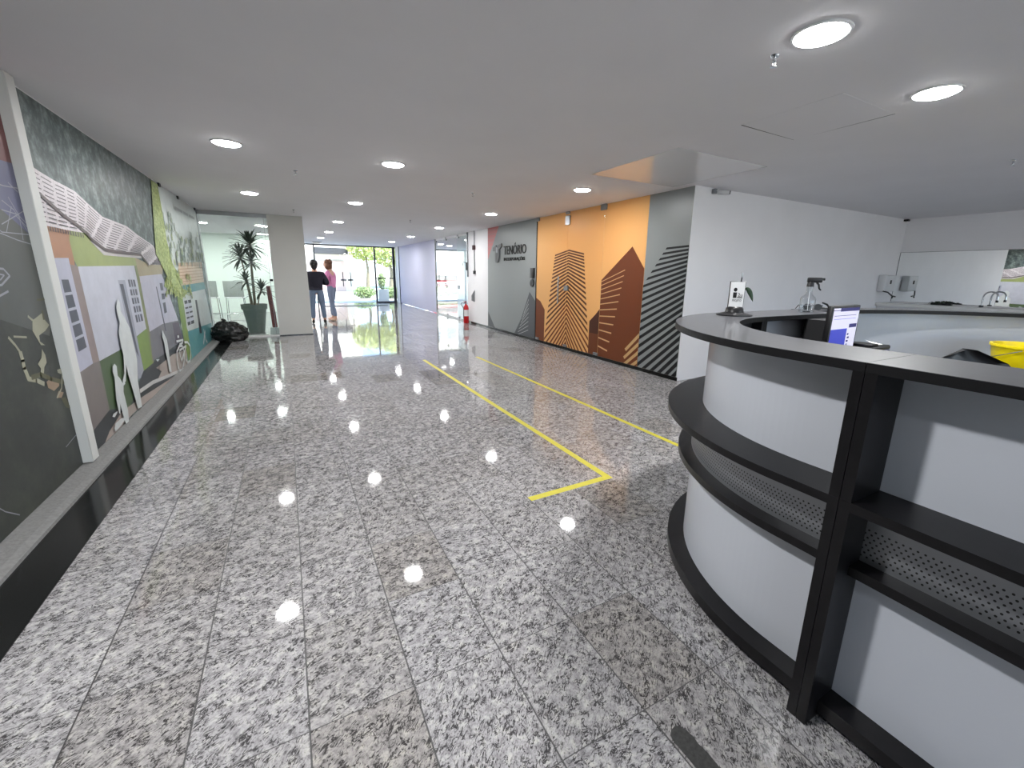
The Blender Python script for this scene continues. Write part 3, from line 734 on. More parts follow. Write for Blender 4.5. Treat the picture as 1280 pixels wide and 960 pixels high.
 ('p','whitef',[(5.29,1.12),(5.319,1.084),(5.295,1.002),(5.364,0.945),(5.395,0.908),(5.458,0.831),(5.48,0.684),(5.493,0.517),(5.393,0.315),(5.383,0.206),(5.368,0.059),(5.24,0.077),(5.206,0.251),(5.159,0.439),(5.159,0.526),(5.065,0.39),(4.993,0.381),(4.985,0.409),(5.066,0.459),(5.137,0.616),(5.124,0.719),(5.134,0.835),(5.214,0.909),(5.191,0.978),(5.205,1.059)],0),
 ('p','whitef',[(4.878,0.588),(4.915,0.557),(4.892,0.479),(4.934,0.445),(4.976,0.394),(5.029,0.399),(5.038,0.371),(4.984,0.366),(4.953,0.315),(4.972,0.138),(4.939,0.043),(4.861,0.042),(4.841,0.091),(4.822,0.181),(4.816,0.25),(4.777,0.162),(4.749,0.178),(4.752,0.3),(4.783,0.39),(4.814,0.48),(4.799,0.532),(4.824,0.575)],0),
 ('p','whitef',[(4.583,0.092),(4.626,0.126),(4.763,0.124),(4.86,0.106),(4.834,0.08),(4.705,0.067),(4.59,0.065)],0),
 ('p','whitef',[(4.587,0.195),(4.631,0.209),(4.726,0.203),(4.699,0.188),(4.633,0.176)],0),
 ('p','whitef',[(6.645,0.668),(6.69,0.616),(6.773,0.531),(6.768,0.418),(6.738,0.27),(6.728,0.128),(6.627,0.155),(6.633,0.29),(6.605,0.407),(6.617,0.516),(6.578,0.594)],0),
 ('p','whitef',[(6.143,0.397),(6.293,0.374),(6.196,0.36)],0),
 ('p','path',[(6.195,0.283),(6.313,0.304),(6.627,0.281),(6.524,0.245),(6.243,0.256)],0),
 ('l','whitef',[(7.125,0.096),(7.115,0.201),(7.175,0.312),(7.383,0.362),(7.56,0.335),(7.608,0.241),(7.515,0.127),(7.319,0.036),(7.145,0.062)],0.035),
 ('l','whitef',[(7.74,0.362),(7.937,0.333),(8.069,0.257),(8.024,0.149),(7.898,0.056),(7.711,0.064),(7.651,0.124)],0.035),
 ('l','whitef',[(7.339,0.306),(7.796,0.299),(7.365,0.155),(7.324,0.288)],0.03),
 ('l','whitef',[(7.258,0.442),(7.669,0.405),(7.591,0.373),(7.398,0.38)],0.03),
 ('p','whitef',[(7.357,0.51),(7.447,0.503),(7.439,0.468),(7.348,0.475)],0),
]
MURAL_DARK = [
 ('p','darkm',[(3.467,2.106),(4.0,2.25),(4.239,1.143),(3.159,1.404)],0),
 ('p','redm',[(3.632,2.484),(4.001,2.379),(3.975,2.166),(3.988,2.0),(3.84,1.997),(3.396,1.944)],0),
 ('p','purple',[(3.396,1.944),(3.84,1.997),(3.99,2.005),(4.015,1.684),(4.027,1.563),(3.706,1.711),(3.309,1.746)],0),
 ('p','greym1',[(3.225,1.554),(3.635,1.558),(4.023,1.514),(4.074,1.154),(3.907,0.959),(3.427,1.11),(3.063,1.184)],0),
 ('l','whitem',[(3.732,1.765),(3.84,1.726),(3.93,1.629),(4.006,1.562)],0.006),
 ('l','whitem',[(3.472,1.684),(3.648,1.585),(4.031,1.593)],0.006),
 ('l','whitem',[(3.429,1.589),(3.644,1.576),(3.8,1.55),(4.01,1.528)],0.006),
 ('l','whitem',[(3.706,1.711),(3.873,1.702),(3.993,1.639)],0.006),
 ('l','whitem',[(3.811,1.793),(3.887,1.695),(3.866,1.554)],0.006),
 ('l','whitem',[(3.821,1.741),(3.698,1.588)],0.006),
 ('l','whitem',[(3.669,1.629),(3.985,1.742)],0.006),
 ('l','whitem',[(3.619,1.853),(3.788,1.851),(3.987,1.864)],0.006),
 ('l','whitem',[(3.851,1.878),(3.938,1.838)],0.006),
 ('l','whitem',[(3.849,1.691),(4.015,1.602)],0.006),
 ('l','whitem',[(3.479,1.386),(3.569,1.382),(3.616,1.343),(3.513,1.296),(3.435,1.29)],0.012),
 ('l','whitem',[(3.495,1.357),(3.561,1.348),(3.51,1.322)],0.008),
 ('l','whitem',[(3.404,1.224),(3.56,1.259)],0.012),
 ('l','cream',[(3.446,1.01),(3.492,0.961),(3.525,0.912)],0.018),
 ('l','cream',[(3.525,0.912),(3.526,0.863),(3.525,0.819),(3.54,0.753)],0.035),
 ('l','cream',[(3.54,0.753),(3.617,0.728),(3.694,0.687)],0.03),
 ('l','cream',[(3.499,1.009),(3.629,0.988)],0.012),
 ('l','cream',[(3.702,1.103),(3.751,1.075),(3.8,1.061)],0.014),
 ('p','cream',[(3.742,1.076),(3.882,1.11),(3.897,1.061),(3.937,1.027),(3.865,0.997),(3.778,0.979),(3.77,0.942),(3.822,0.911),(3.771,0.919),(3.743,0.965),(3.713,1.015)],0),
 ('p','cream',[(3.771,0.895),(3.793,0.853),(3.789,0.805),(3.748,0.784),(3.718,0.742),(3.674,0.749),(3.704,0.783),(3.679,0.816),(3.739,0.843)],0),
 ('p','tanm',[(3.731,0.691),(3.799,0.705),(3.887,0.67),(3.878,0.631),(3.795,0.616),(3.731,0.651)],0),
 ('p','cream',[(3.898,0.734),(3.953,0.733),(3.978,0.707),(3.935,0.698),(3.9,0.715)],0),
 ('p','tanm',[(3.852,0.602),(3.916,0.575),(3.87,0.551),(3.801,0.566)],0),
 ('p','olivem',[(3.858,0.549),(3.922,0.542),(3.96,0.457),(3.976,0.442),(3.898,0.475)],0),
 ('l','olivem',[(3.576,0.754),(3.683,0.749),(3.794,0.696),(3.92,0.647),(4.007,0.638)],0.03),
 ('l','cream',[(3.988,0.757),(3.901,0.61),(3.812,0.566)],0.012),
 ('l','cream',[(3.954,0.581),(4.04,0.563)],0.012),
 ('l','whitem',[(3.772,0.236),(3.872,0.251),(3.994,0.267)],0.006),
 ('l','whitem',[(2.949,0.236),(3.015,0.165),(3.119,0.09)],0.006),
 ('l','olivem',[(3.856,1.194),(3.983,1.192)],0.014),
 ('l','olivem',[(3.888,1.121),(3.882,1.07)],0.02),
 ('l','cream',[(3.703,1.105),(3.736,1.081)],0.015),
]
# ================================================================ THE ROOM
CH = 2.515
def sbox(name, *a): mb = MB(); mb.box(*a[:6], a[6]); return struct(name, mb)
sbox('floor', -7.1, 10.5, -5.1, 21.1, -0.1, 0.0, 'granite')
sbox('ceiling', -7.1, 10.5, -5.1, 21.1, CH, CH + 0.15, 'ceil')
XL, XR, XM = -1.39, 4.60, 10.37
sbox('wall_left', XL - 0.12, XL, -5.0, 10.95, 0, CH, 'wall')
sbox('wall_back', XR + 0.001, XM, 4.012, 4.13, 0, CH, 'wall')
sbox('wall_far_right', XM, XM + 0.12, -5.0, 4.13, 0, CH, 'wall')
mb = MB()
FILL_WINDOWS = [(-0.6, 1.9), (2.5, 5.0), (5.6, 8.1)]  # windows added in the unseen wall to let in fill daylight
mb.box(-7.1, XM, -5.1, -5.0, 0, 0.5, 'wall'); mb.box(-7.1, XM, -5.1, -5.0, 2.3, CH, 'wall')
for a, b in zip([-7.1] + [q[1] for q in FILL_WINDOWS], [q[0] for q in FILL_WINDOWS] + [XM]): mb.box(a, b, -5.1, -5.0, 0.5, 2.3, 'wall')
struct('wall_behind', mb)
for i, (a, b) in enumerate(FILL_WINDOWS):
    mb = MB(); mb.box(a, b, -5.06, -5.052, 0.5, 2.3, 'glass'); w = struct('window_%d' % (20 + i), mb)
    mb = MB(); mb.box(a, b, -5.08, -5.03, 0.5, 0.54, 'offwhite'); mb.box(a, b, -5.08, -5.03, 2.26, 2.3, 'offwhite')
    for x in (a, (a + b) / 2 - .02, b - .04): mb.box(x, x + .04, -5.08, -5.03, 0.54, 2.26, 'offwhite')
    obj('window_frame', mb, w)
sbox('wall_right', XR, XR + 0.16, 10.40, 11.84, 0, CH, 'wall')
sbox('wall_office_back', 7.6, 7.72, 4.13, 21.0, 0, CH, 'wall')
sbox('wall_office_side', XR + 0.16, 7.6, 11.72, 11.84, 0, CH, 'greenwall')
sbox('wall_entrance_right', XR - 0.02, XR + 0.10, 20.30, 20.98, 0, CH, 'wall')
sbox('wall_meeting_back', -7.0, -0.30, 17.2, 17.32, 0, CH, 'greenwall')
sbox('wall_meeting_side', -7.1, -7.0, 10.95, 17.2, 0, CH, 'greenwall')
sbox('wall_meeting_front', -7.0, XL - 0.12, 10.85, 10.95, 0, CH, 'greenwall')
sbox('wall_entrance_left', -0.42, -0.30, 17.32, 21.0, 0, CH, 'wall')
sbox('wall_column', -0.222, 0.435, 10.72, 11.0, 0, CH, 'colpaint')
sbox('trim_1', XL + 0.0, -0.222, 10.74, 10.80, 2.44, CH, 'steel')
mb = MB(); mb.box(XL + 0.13, -1.04, -5.0, 10.32, 0.0, 0.004, 'black_gran'); struct('trim_2', mb)
mb = MB()
prof = [(XL, 0.0), (XL, 0.042), (XL + 0.02, 0.042), (XL + 0.10, 0.034), (XL + 0.135, 0.02), (XL + 0.14, 0.0)]
n = len(prof); vs = [(x, -5.0, z) for x, z in prof] + [(x, 10.60, z) for x, z in prof]
mb.add(vs, [(i, (i + 1) % n, n + (i + 1) % n, n + i) for i in range(n)] + [tuple(range(n)), tuple(range(n, 2 * n))], 'grey_stone'); struct('trim_3', mb)
mb = MB(); mb.box(XR - 0.018, XR + 0.0, 4.0, 11.84, 0.0, 0.05, 'black_gran'); struct('baseboard_right', mb)
mb = MB(); mb.box(-1.0, -0.222, 10.70, 10.84, 0.0, 0.03, 'marble'); struct('trim_4', mb)
sbox('baseboard_column', -0.23, 0.44, 10.708, 10.72, 0, 0.018, 'black_gran')

# white post on the left wall, between the two prints
mb = MB(); mb.rbox(XL + 0.002, XL + 0.062, 3.955, 4.065, 0.043, CH - 0.001, 'offwhite', 0.004, 1); struct('trim_5', mb)

# ---------------------------------------------------------------- glass wall of the meeting room (left, far)
mb = MB(); mb.box(XL, -0.222, 10.766, 10.774, 0.03, 2.44, 'gglass'); w = struct('window_1', mb)
h = MB(); h.lathe([(0.0, -0.03), (0.022, -0.03), (0.022, 0.03), (0.0, 0.03)], 'chrome', 12, (0, 0, 0))
hh = MB(); hh.add([(-0.262 + z, 10.75 + 0.0 * x, 1.19 + y) for x, y, z in [(v[0], v[1], v[2]) for v in h.v]], h.f, 'chrome', True)
obj('door_lock', hh, w)
mb = MB(); mb.box(-0.285, -0.279, 10.755, 10.785, 0.03, 2.44, 'steel'); obj('door_edge_strip', mb, w)

# ---------------------------------------------------------------- prints on the left wall
COL = dict(orange=(176, 128, 98), mauve=(148, 134, 132), lilac=(186, 188, 206), lilacl=(182, 186, 200), slate=(82, 86, 98), taupe=(126, 118, 116),
 green=(152, 164, 104), darkgreen=(78, 100, 66), brightgreen=(126, 152, 76), olive=(132, 140, 96), white=(194, 197, 210), white2=(190, 190, 206), white3=(196, 204, 202),
 greyl=(160, 164, 178), greyl2=(196, 192, 192), greym=(122, 122, 128), greyd=(98, 90, 102), tan=(166, 154, 122), road=(56, 60, 62), path=(176, 164, 156),
 whitel=(210, 210, 208), teal=(86, 148, 152), slated=(62, 64, 70), brick=(206, 176, 146), brickd=(170, 132, 104), roof=(198, 192, 196), roofd=(104, 98, 104), roofs=(96, 84, 84),
 leafd=(120, 134, 120), leafg=(150, 164, 130), caption=(148, 152, 154), whitef=(214, 220, 220),
 darkm=(92, 96, 92), redm=(120, 62, 62), purple=(104, 106, 138), greym1=(88, 92, 88), whitem=(164, 166, 176), cream=(168, 168, 146), tanm=(158, 136, 112), olivem=(92, 92, 66))
for k, c in COL.items(): M['p_' + k] = mat('print_' + k, srgb(*[q * 0.9 for q in c]), 0.42, noise=0.06, nscale=9)
M['p_vine'] = foliage('print_vine', srgb(92, 106, 52), srgb(136, 152, 80), srgb(188, 196, 136), 26, 0.45)
M['p_trees'] = foliage('print_trees', srgb(36, 46, 48), srgb(70, 84, 84), srgb(122, 136, 132), 8, 0.45)
M['p_night'] = foliage('print_night', srgb(34, 38, 36), srgb(46, 50, 46), srgb(62, 66, 58), 2.0, 0.45)
M['p_roof'] = mat('print_roof', srgb(198, 192, 196), 0.42, noise=0.14, nscale=45)
def clip(pts, axis, lo, hi):
    for val, keep in ((lo, 1), (hi, -1)):
        out = []; n = len(pts)
        for i in range(n):
            a, b = pts[i], pts[(i + 1) % n]; da, db = (a[axis] - val) * keep, (b[axis] - val) * keep
            if da >= 0: out.append(a)
            if (da >= 0) != (db >= 0):
                t = da / (da - db); out.append(tuple(a[j] + (b[j] - a[j]) * t for j in (0, 1)))
        pts = out
        if len(pts) < 3: return []
    return pts
def area2(p): return sum(p[i][0] * p[(i + 1) % len(p)][1] - p[(i + 1) % len(p)][0] * p[i][1] for i in range(len(p)))
from mathutils.geometry import tessellate_polygon
def flat(mb, pts, x, side, m, y0, y1, z0, z1):
    # one coloured area of a print in the plane x
    if len(pts) < 3: return
    pts = [tuple(p) for p in pts]
    for tri in tessellate_polygon([[Vector((p[0], p[1], 0)) for p in pts]]):
        t = [pts[i] if isinstance(i, int) else (i[0], i[1]) for i in tri]
        t = clip(t, 0, y0, y1); t = clip(t, 1, z0, z1) if t else []
        if len(t) < 3: continue
        a = area2(t)
        if abs(a) < 1e-7: continue
        if (a > 0) != (side > 0): t = t[::-1]
        mb.add([(x, p[0], p[1]) for p in t], [tuple(range(len(t)))], m)
def stroke_polys(pts, w):
    out = []
    for a, b in zip(pts, pts[1:]):
        dx, dy = b[0] - a[0], b[1] - a[1]; l = math.hypot(dx, dy)
        if l < 1e-5: continue
        nx, ny = -dy / l * w / 2, dx / l * w / 2; ex, ey = dx / l * w * .2, dy / l * w * .2
        out.append([(a[0] + nx - ex, a[1] + ny - ey), (a[0] - nx - ex, a[1] - ny - ey), (b[0] - nx + ex, b[1] - ny + ey), (b[0] + nx + ex, b[1] + ny + ey)])
    return out
def print_mesh(data, base, x, side, y0, y1, z0, z1, pre='p_'):
    mb = MB(); mb.keep = True
    mb.box(min(x, x - side * 0.004), max(x, x - side * 0.004), y0, y1, z0, z1, base)
    lay = x + side * 0.0006
    for kind, c, pts, w in data:
        if kind == 'p': flat(mb, pts, lay, side, pre + c, y0, y1, z0, z1)
        else:
            for q in stroke_polys(pts, w): flat(mb, q, lay, side, pre + c, y0, y1, z0, z1)
        lay += side * 0.00004
    return mb
o = obj('wall_mural', print_mesh(MURAL_TOWN, 'p_trees', XL + 0.006, 1, 4.07, 10.72, 0.043, CH - 0.012))
tag(o, 'large mural print of tiled-roof houses, trees and white figures, on the left wall', 'mural')
for yy in (7.75, 8.95, 10.45):
    k = MB(); k.box(XL + 0.004, XL + 0.03, yy, yy + 0.09, CH - 0.045, CH - 0.002, 'black'); obj('clip', k, o)
o2 = obj('wall_mural', print_mesh(MURAL_DARK, 'p_night', XL + 0.006, 1, -2.5, 3.953, 0.043, CH - 0.012))
tag(o2, 'dark green and black mural print with glowing white roots, nearest on the left wall', 'mural')

# ---------------------------------------------------------------- glazed office front (right wall)
def film(name, col, glow=0.35):
    m, nt, b = newmat(name); N = nt.nodes.new; L = nt.links.new
    b.inputs['Base Color'].default_value = col; b.inputs['Roughness'].default_value = 0.35
    b.inputs['Specular IOR Level'].default_value = 0.3
    t = N('ShaderNodeBsdfTranslucent'); t.inputs[0].default_value = col
    mx = N('ShaderNodeMixShader'); mx.inputs[0].default_value = glow
    out = [n for n in nt.nodes if n.type == 'OUTPUT_MATERIAL'][0]
    L(b.outputs[0], mx.inputs[1]); L(t.outputs[0], mx.inputs[2]); L(mx.outputs[0], out.inputs[0]); return m
M['f_amber'] = film('amber_window_film', srgb(238, 200, 142), 0.5)
M['f_amberl'] = film('light_amber_film', srgb(246, 204, 150), 0.5)
M['f_brown'] = film('brown_window_film', srgb(124, 72, 46), 0.35)
M['f_brownd'] = film('dark_brown_film', srgb(82, 46, 34), 0.25)
M['f_umber'] = film('umber_film', srgb(96, 56, 34), 0.25)
M['f_grey'] = film('grey_window_film', srgb(134, 138, 138), 0.05)
M['f_greyd'] = film('dark_grey_film', srgb(70, 72, 76), 0.0)
M['f_greyl'] = film('light_grey_film', srgb(172, 174, 174), 0.0)
M['f_black'] = film('black_film', srgb(24, 24, 26), 0.0)
M['f_rose'] = film('rose_film', srgb(190, 112, 112), 0.05)
M['f_lav'] = film('lavender_frosted_film', srgb(206, 206, 226), 0.45)
G = []
def gp(c, *pts): G.append(('p', c, list(pts), 0))
def gl(c, w, *pts): G.append(('l', c, list(pts), w))
# left hill and near small tower of the logo pane
gp('rose', (10.42, 2.53), (9.72, 2.53), (10.42, 1.72))
for i in range(7): gl('grey', 0.006, (10.42, 2.45 - i * .1), (9.8 + i * .08, 2.45 - i * .1))
gp('greyd', (10.42, 0.46), (9.9, 0.0), (10.42, 0.0))
gp('greyd', (8.92, 0.0), (8.55, 0.42), (8.188, 1.03), (7.92, 0.84), (7.92, 0.0))
for i in range(8): gl('greyl', 0.012, (8.74 - i * .045, 0.03 + i * .075), (8.22 + 0.0 * i, 0.20 + i * .095))
# brown hill on the first leaf
gp('brown', (7.92, 0.93), (7.72, 0.86), (7.541, 0.70), (7.541, 0.05), (7.92, 0.05))
gp('brownd', (6.03, 0.62), (5.88, 0.74), (5.757, 0.856), (5.757, 0.0), (6.03, 0.0))
gp('brown', (6.03, 0.42), (5.757, 0.42), (5.757, 0.0), (6.03, 0.0))
# striped tower with chevrons (seam at y 6.80 .. drawn about y 6.76)
yc = 6.745
def side_y(z, s):   # the tower's flank
    t = (1.76 - z) / 1.70
    return (7.21 + 0.33 * t) if s > 0 else (6.282 - 0.278 * t)
def tower_edge(zc, slope, s):
    # where a stripe starting at the centre line meets the flank
    y, z = yc, zc
    for i in range(900):
        if (s > 0 and y >= side_y(z, s)) or (s < 0 and y <= side_y(z, s)) or z < 0.0: break
        y += s * 0.005; z -= slope * 0.005
    return (y, z)
zc = 1.85; k = 0
while zc > -0.0:
    t = (1.85 - zc) / 1.85; slope = 0.17 + 1.5 * t ** 1.4; pitch = 0.043 + 0.065 * t; th = pitch * 0.62
    for s in (1, -1):
        a = tower_edge(zc, slope, s); b = tower_edge(zc - th, slope, s)
        gp('umber' if t < .5 else 'brown', (yc, zc), a, b, (yc, zc - th))
    zc -= pitch
# after the centre leaves the floor the flanks still carry stripes
for s in (1, -1):
    zc = -0.0
    while zc > -1.0:
        slope = 1.42; th = 0.055
        a = tower_edge(0.0, slope, s)
        pts = []
        y0_ = yc + s * (0 - zc) / slope * -1 if False else yc
        zc -= 0.1
# solid brown tower with light strokes
gp('brown', (5.069, 1.829), (5.757, 1.326), (5.757, 0.0), (4.787, 0.0), (4.787, 1.504))
z = 1.30
i = 0
while z > 0.1:
    t = (1.30 - z) / 1.25; yr = 5.20 + 0.36 * t; sl = 0.34 - 0.62 * t
    gl('amberl', 0.012 + 0.014 * t, (5.75, z), (yr, z + (5.75 - yr) * sl)); z -= 0.062 + 0.11 * t
for i in range(4): gl('amber', 0.05, (5.12 - .02 * i, -0.12 + i * .13), (4.787, 0.13 + i * .135))
# black and grey tower
gp('grey', (4.378, 1.80), (4.787, 1.27), (4.787, 0), (4.0, 0), (4.0, 1.79))
def tz_left(z):  # flank from apex corner
    return min(4.787, 4.378 + (1.80 - z) * 0.77)
zr = 1.80
while zr > -0.05 + 0.0:
    t = (1.80 - zr) / 1.8; sl = 0.04 + 1.2 * t ** 0.85; pitch = 0.043 + 0.10 * t; th = pitch * 0.62
    def edge(z0):
        y, z = 4.012, z0
        while y < tz_left(max(z, -1)) - 1e-4 and y < 4.787: y += 0.004; z -= sl * 0.004
        return (y, z)
    zz = zr + 0.0
    gp('black', (4.012, zz), edge(zz), edge(zz - th), (4.012, zz - th)); zr -= pitch
for kk in range(9):
    z0 = 0.0
def pane(name, y0, y1, base, z0=0.052, z1=CH - 0.006, parent=None):
    mb = print_mesh(G, base, XR, -1, y0 + 0.003, y1 - 0.003, z0, z1, 'f_')
    return struct(name, mb, parent)
wl = pane('window_2', 7.92, 10.40, 'f_grey')
d1 = pane('door_1', 6.802, 7.90, 'f_amber'); d2 = pane('door_2', 5.765, 6.802, 'f_amber')
w3 = pane('window_3', 4.787, 5.765, 'f_amber'); w4 = pane('window_4', 4.015, 4.787, 'f_grey')
mb = MB(); mb.box(XR - 0.012, XR + 0.03, 7.90, 7.92, 0.05, CH, 'darkmetal'); struct('trim_6', mb)
# door furniture
mb = MB()
mb.tube([(XR - 0.06, 6.975, 0.86), (XR - 0.06, 6.975, 1.37)], 0.014, 'chrome', 10)
for z in (0.93, 1.30): mb.tube([(XR - 0.06, 6.975, z), (XR - 0.004, 6.975, z)], 0.009, 'chrome', 8)
obj('handle', mb, d1)
def disc_x(mb, x0, x1, y, z, r, m, n=20):
    vs = [(x, y + r * math.cos(2 * PI * j / n), z + r * math.sin(2 * PI * j / n)) for x in (x0, x1) for j in range(n)]
    mb.add(vs, [(j, (j + 1) % n, n + (j + 1) % n, n + j) for j in range(n)] + [tuple(range(n)), tuple(range(n, 2 * n))], m)
mb = MB(); disc_x(mb, XR - 0.035, XR - 0.004, 6.74, 1.16, 0.05, 'steel'); mb.rbox(XR - 0.03, XR - 0.004, 6.70, 6.84, 1.11, 1.20, 'steel', 0.006, 1); obj('lock', mb, d2)
mb = MB(); mb.rbox(XR - 0.03, XR - 0.003, 6.72, 6.86, CH - 0.235, CH - 0.075, 'steel', 0.005, 1); mb.rbox(XR - 0.03, XR - 0.003, 6.74, 6.86, CH - 0.05, CH - 0.006, 'steel', 0.005, 1); obj('top_lock', mb, d2)
mb = MB(); mb.rbox(XR - 0.03, XR - 0.003, 5.70, 5.85, CH - 0.095, CH - 0.006, 'steel', 0.005, 1); obj('hinge', mb, d2)
mb = MB(); mb.rbox(XR - 0.03, XR - 0.003, 7.80, 7.90, CH - 0.075, CH - 0.006, 'steel', 0.005, 1); obj('hinge', mb, d1)
for d, y in ((d1, 7.80), (d2, 5.80), (d2, 6.75)):
    mb = MB(); mb.rbox(XR - 0.025, XR - 0.003, y - 0.06, y + 0.06, 0.053, 0.10, 'steel', 0.004, 1); obj('bottom_hinge', mb, d)
# logo and lettering on the grey pane
def on_pane(y0, y1, z0, h, proud=0.012):
    return lambda u, v, w: (XR - proud - w, y0 + (y1 - y0) * u, z0 + v * h)
def letters(name, s, y0, y1, z0, h, m, parent, ext=0.006):
    mb = text_mb(s, 1.0, m, on_pane(y0, y1, z0, h / 0.72, 0.008), ext); return obj(name, mb, parent)
letters('lettering', 'TEN\u00d3RIO', 9.46, 8.36, 1.84, 0.20, 'ink', wl)
letters('lettering', 'INCORPORA\u00c7\u00d5ES', 9.45, 8.41, 1.70, 0.072, 'ink', wl)
mb = MB()
def prism_x(mb, pts, x0, x1, m):
    n = len(pts); vs = [(x0, p[0], p[1]) for p in pts] + [(x1, p[0], p[1]) for p in pts]
    mb.add(vs, [(i, (i + 1) % n, n + (i + 1) % n, n + i) for i in range(n)] + [tuple(range(n))[::-1], tuple(range(n, 2 * n))], m)
prism_x(mb, [(10.03, 2.02), (9.86, 2.07), (9.80, 2.02), (9.80, 1.66), (9.86, 1.66), (9.90, 1.72), (9.90, 1.93), (10.03, 1.94)], XR - 0.03, XR - 0.004, 'greyink')
prism_x(mb, [(9.78, 2.02), (9.74, 2.07), (9.56, 2.10), (9.56, 2.03), (9.68, 1.97), (9.68, 1.78), (9.76, 1.66), (9.78, 1.66)], XR - 0.03, XR - 0.004, 'greyink')
prism_x(mb, [(9.84, 2.00), (9.80, 2.05), (9.76, 2.00), (9.76, 1.90), (9.84, 1.90)], XR - 0.034, XR - 0.004, 'steel')
obj('logo_emblem', mb, wl)

# ---------------------------------------------------------------- glass shopfront further down the right wall
for i, (a, b) in enumerate(((11.86, 12.68), (12.69, 13.78), (13.79, 14.84))):
    mb = MB(); mb.box(XR + 0.01, XR + 0.018, a, b, 0.05, 2.45, 'gglass' if i == 0 else 'glass')
    w = struct('window_%d' % (5 + i), mb)
    for yy, zz in ((b - 0.06, 2.45), (b - 0.06, 0.05), (b - 0.06, 0.98)):
        k = MB(); k.rbox(XR - 0.005, XR + 0.033, yy - 0.06, yy + 0.06, zz - 0.05, zz + 0.05, 'steel', 0.004, 1); obj('patch_fitting', k, w)
mb = MB(); mb.box(XR + 0.0, XR + 0.03, 11.84, 14.85, 2.45, CH, 'wall'); struct('trim_7', mb)
mb = MB(); mb.box(XR + 0.0, XR + 0.03, 11.84, 14.85, 0.0, 0.05, 'steel'); struct('trim_8', mb)
mb = MB(); mb.box(XR - 0.002, XR + 0.01, 14.86, 20.29, 0.02, CH - 0.01, 'f_lav'); struct('window_8', mb)
mb = MB(); mb.box(XR - 0.012, XR + 0.03, 14.84, 14.862, 0, CH, 'steel'); struct('trim_9', mb)
mb = MB(); mb.box(XR - 0.03, XR + 0.03, 20.285, 20.31, 0, CH, 'darkmetal'); struct('trim_10', mb)
# ---------------------------------------------------------------- entrance front at y = 21
YE = 21.0
def post(name, x, w, z0=0, z1=2.48, d=0.08): mb = MB(); mb.box(x - w / 2, x + w / 2, YE - d / 2, YE + d / 2, z0, z1, 'darkmetal'); return struct(name, mb)
post('trim_11', 3.66, 0.065); post('trim_12', 4.50, 0.11, d=0.12); post('trim_13', 1.18, 0.05)
mb = MB(); mb.box(-0.30, 4.56, YE - 0.04, YE + 0.04, 2.465, 2.505, 'darkmetal'); mb.box(-0.30, 4.56, YE - 0.04, YE + 0.04, 2.505, CH, 'darkmetal'); struct('trim_14', mb)
mb = MB(); mb.box(3.69, 4.45, YE - 0.03, YE + 0.03, 1.085, 1.125, 'darkmetal'); mb.box(3.69, 4.45, YE - 0.03, YE + 0.03, 0, 0.05, 'darkmetal'); struct('trim_15', mb)
wn = 9
for a, b in ((-0.30, 1.15), (1.21, 2.405), (2.415, 3.62), (3.70, 4.44)):
    mb = MB(); mb.box(a, b, YE - 0.004, YE + 0.004, 0.03, 2.465, 'glass')
    nm = ('window_%d' % wn) if a < 1 or a > 3.5 else ('door_%d' % (3 if a < 2 else 4)); w = struct(nm, mb)
    if nm.startswith('window'): wn += 1
    if nm.startswith('door'):
        x = b - 0.15 if a < 2 else a + 0.16
        mb = MB(); mb.tube([(x, YE - 0.06, 0.74), (x, YE - 0.06, 1.37)], 0.018, 'darkmetal', 10)
        for z in (0.85, 1.26): mb.tube([(x, YE - 0.06, z), (x, YE, z)], 0.010, 'darkmetal', 8)
        obj('handle', mb, w)
        mb = MB(); mb.box(x - 0.09 if a < 2 else x - 0.12, x + 0.14 if a < 2 else x + 0.1, YE - 0.012, YE + 0.012, 0.98, 1.06, 'steel'); obj('lock', mb, w)
for a, b in ((4.72, 6.1), (6.12, 7.6)):
    mb = MB(); mb.box(a, b, YE - 0.004, YE + 0.004, 0.03, 2.465, 'glass'); struct('window_%d' % wn, mb); wn += 1
mb = MB(); mb.box(4.56, 7.6, YE - 0.04, YE + 0.04, 2.45, CH, 'steel'); mb.box(4.56, 7.6, YE - 0.04, YE + 0.04, 0.0, 0.05, 'steel')
for x in (4.66, 6.11): mb.box(x - 0.03, x + 0.03, YE - 0.04, YE + 0.04, 0, 2.5, 'steel')
mb.box(4.72, 7.6, YE - 0.02, YE + 0.02, 0.86, 0.92, 'steel'); struct('trim_16', mb)
tag(obj('door_mat', MB().rbox(1.28, 3.74, 19.0, 19.5, 0.0, 0.012, 'black', 0.004, 1)), 'long dark mat on the bright floor just inside the entrance doors', 'mat')
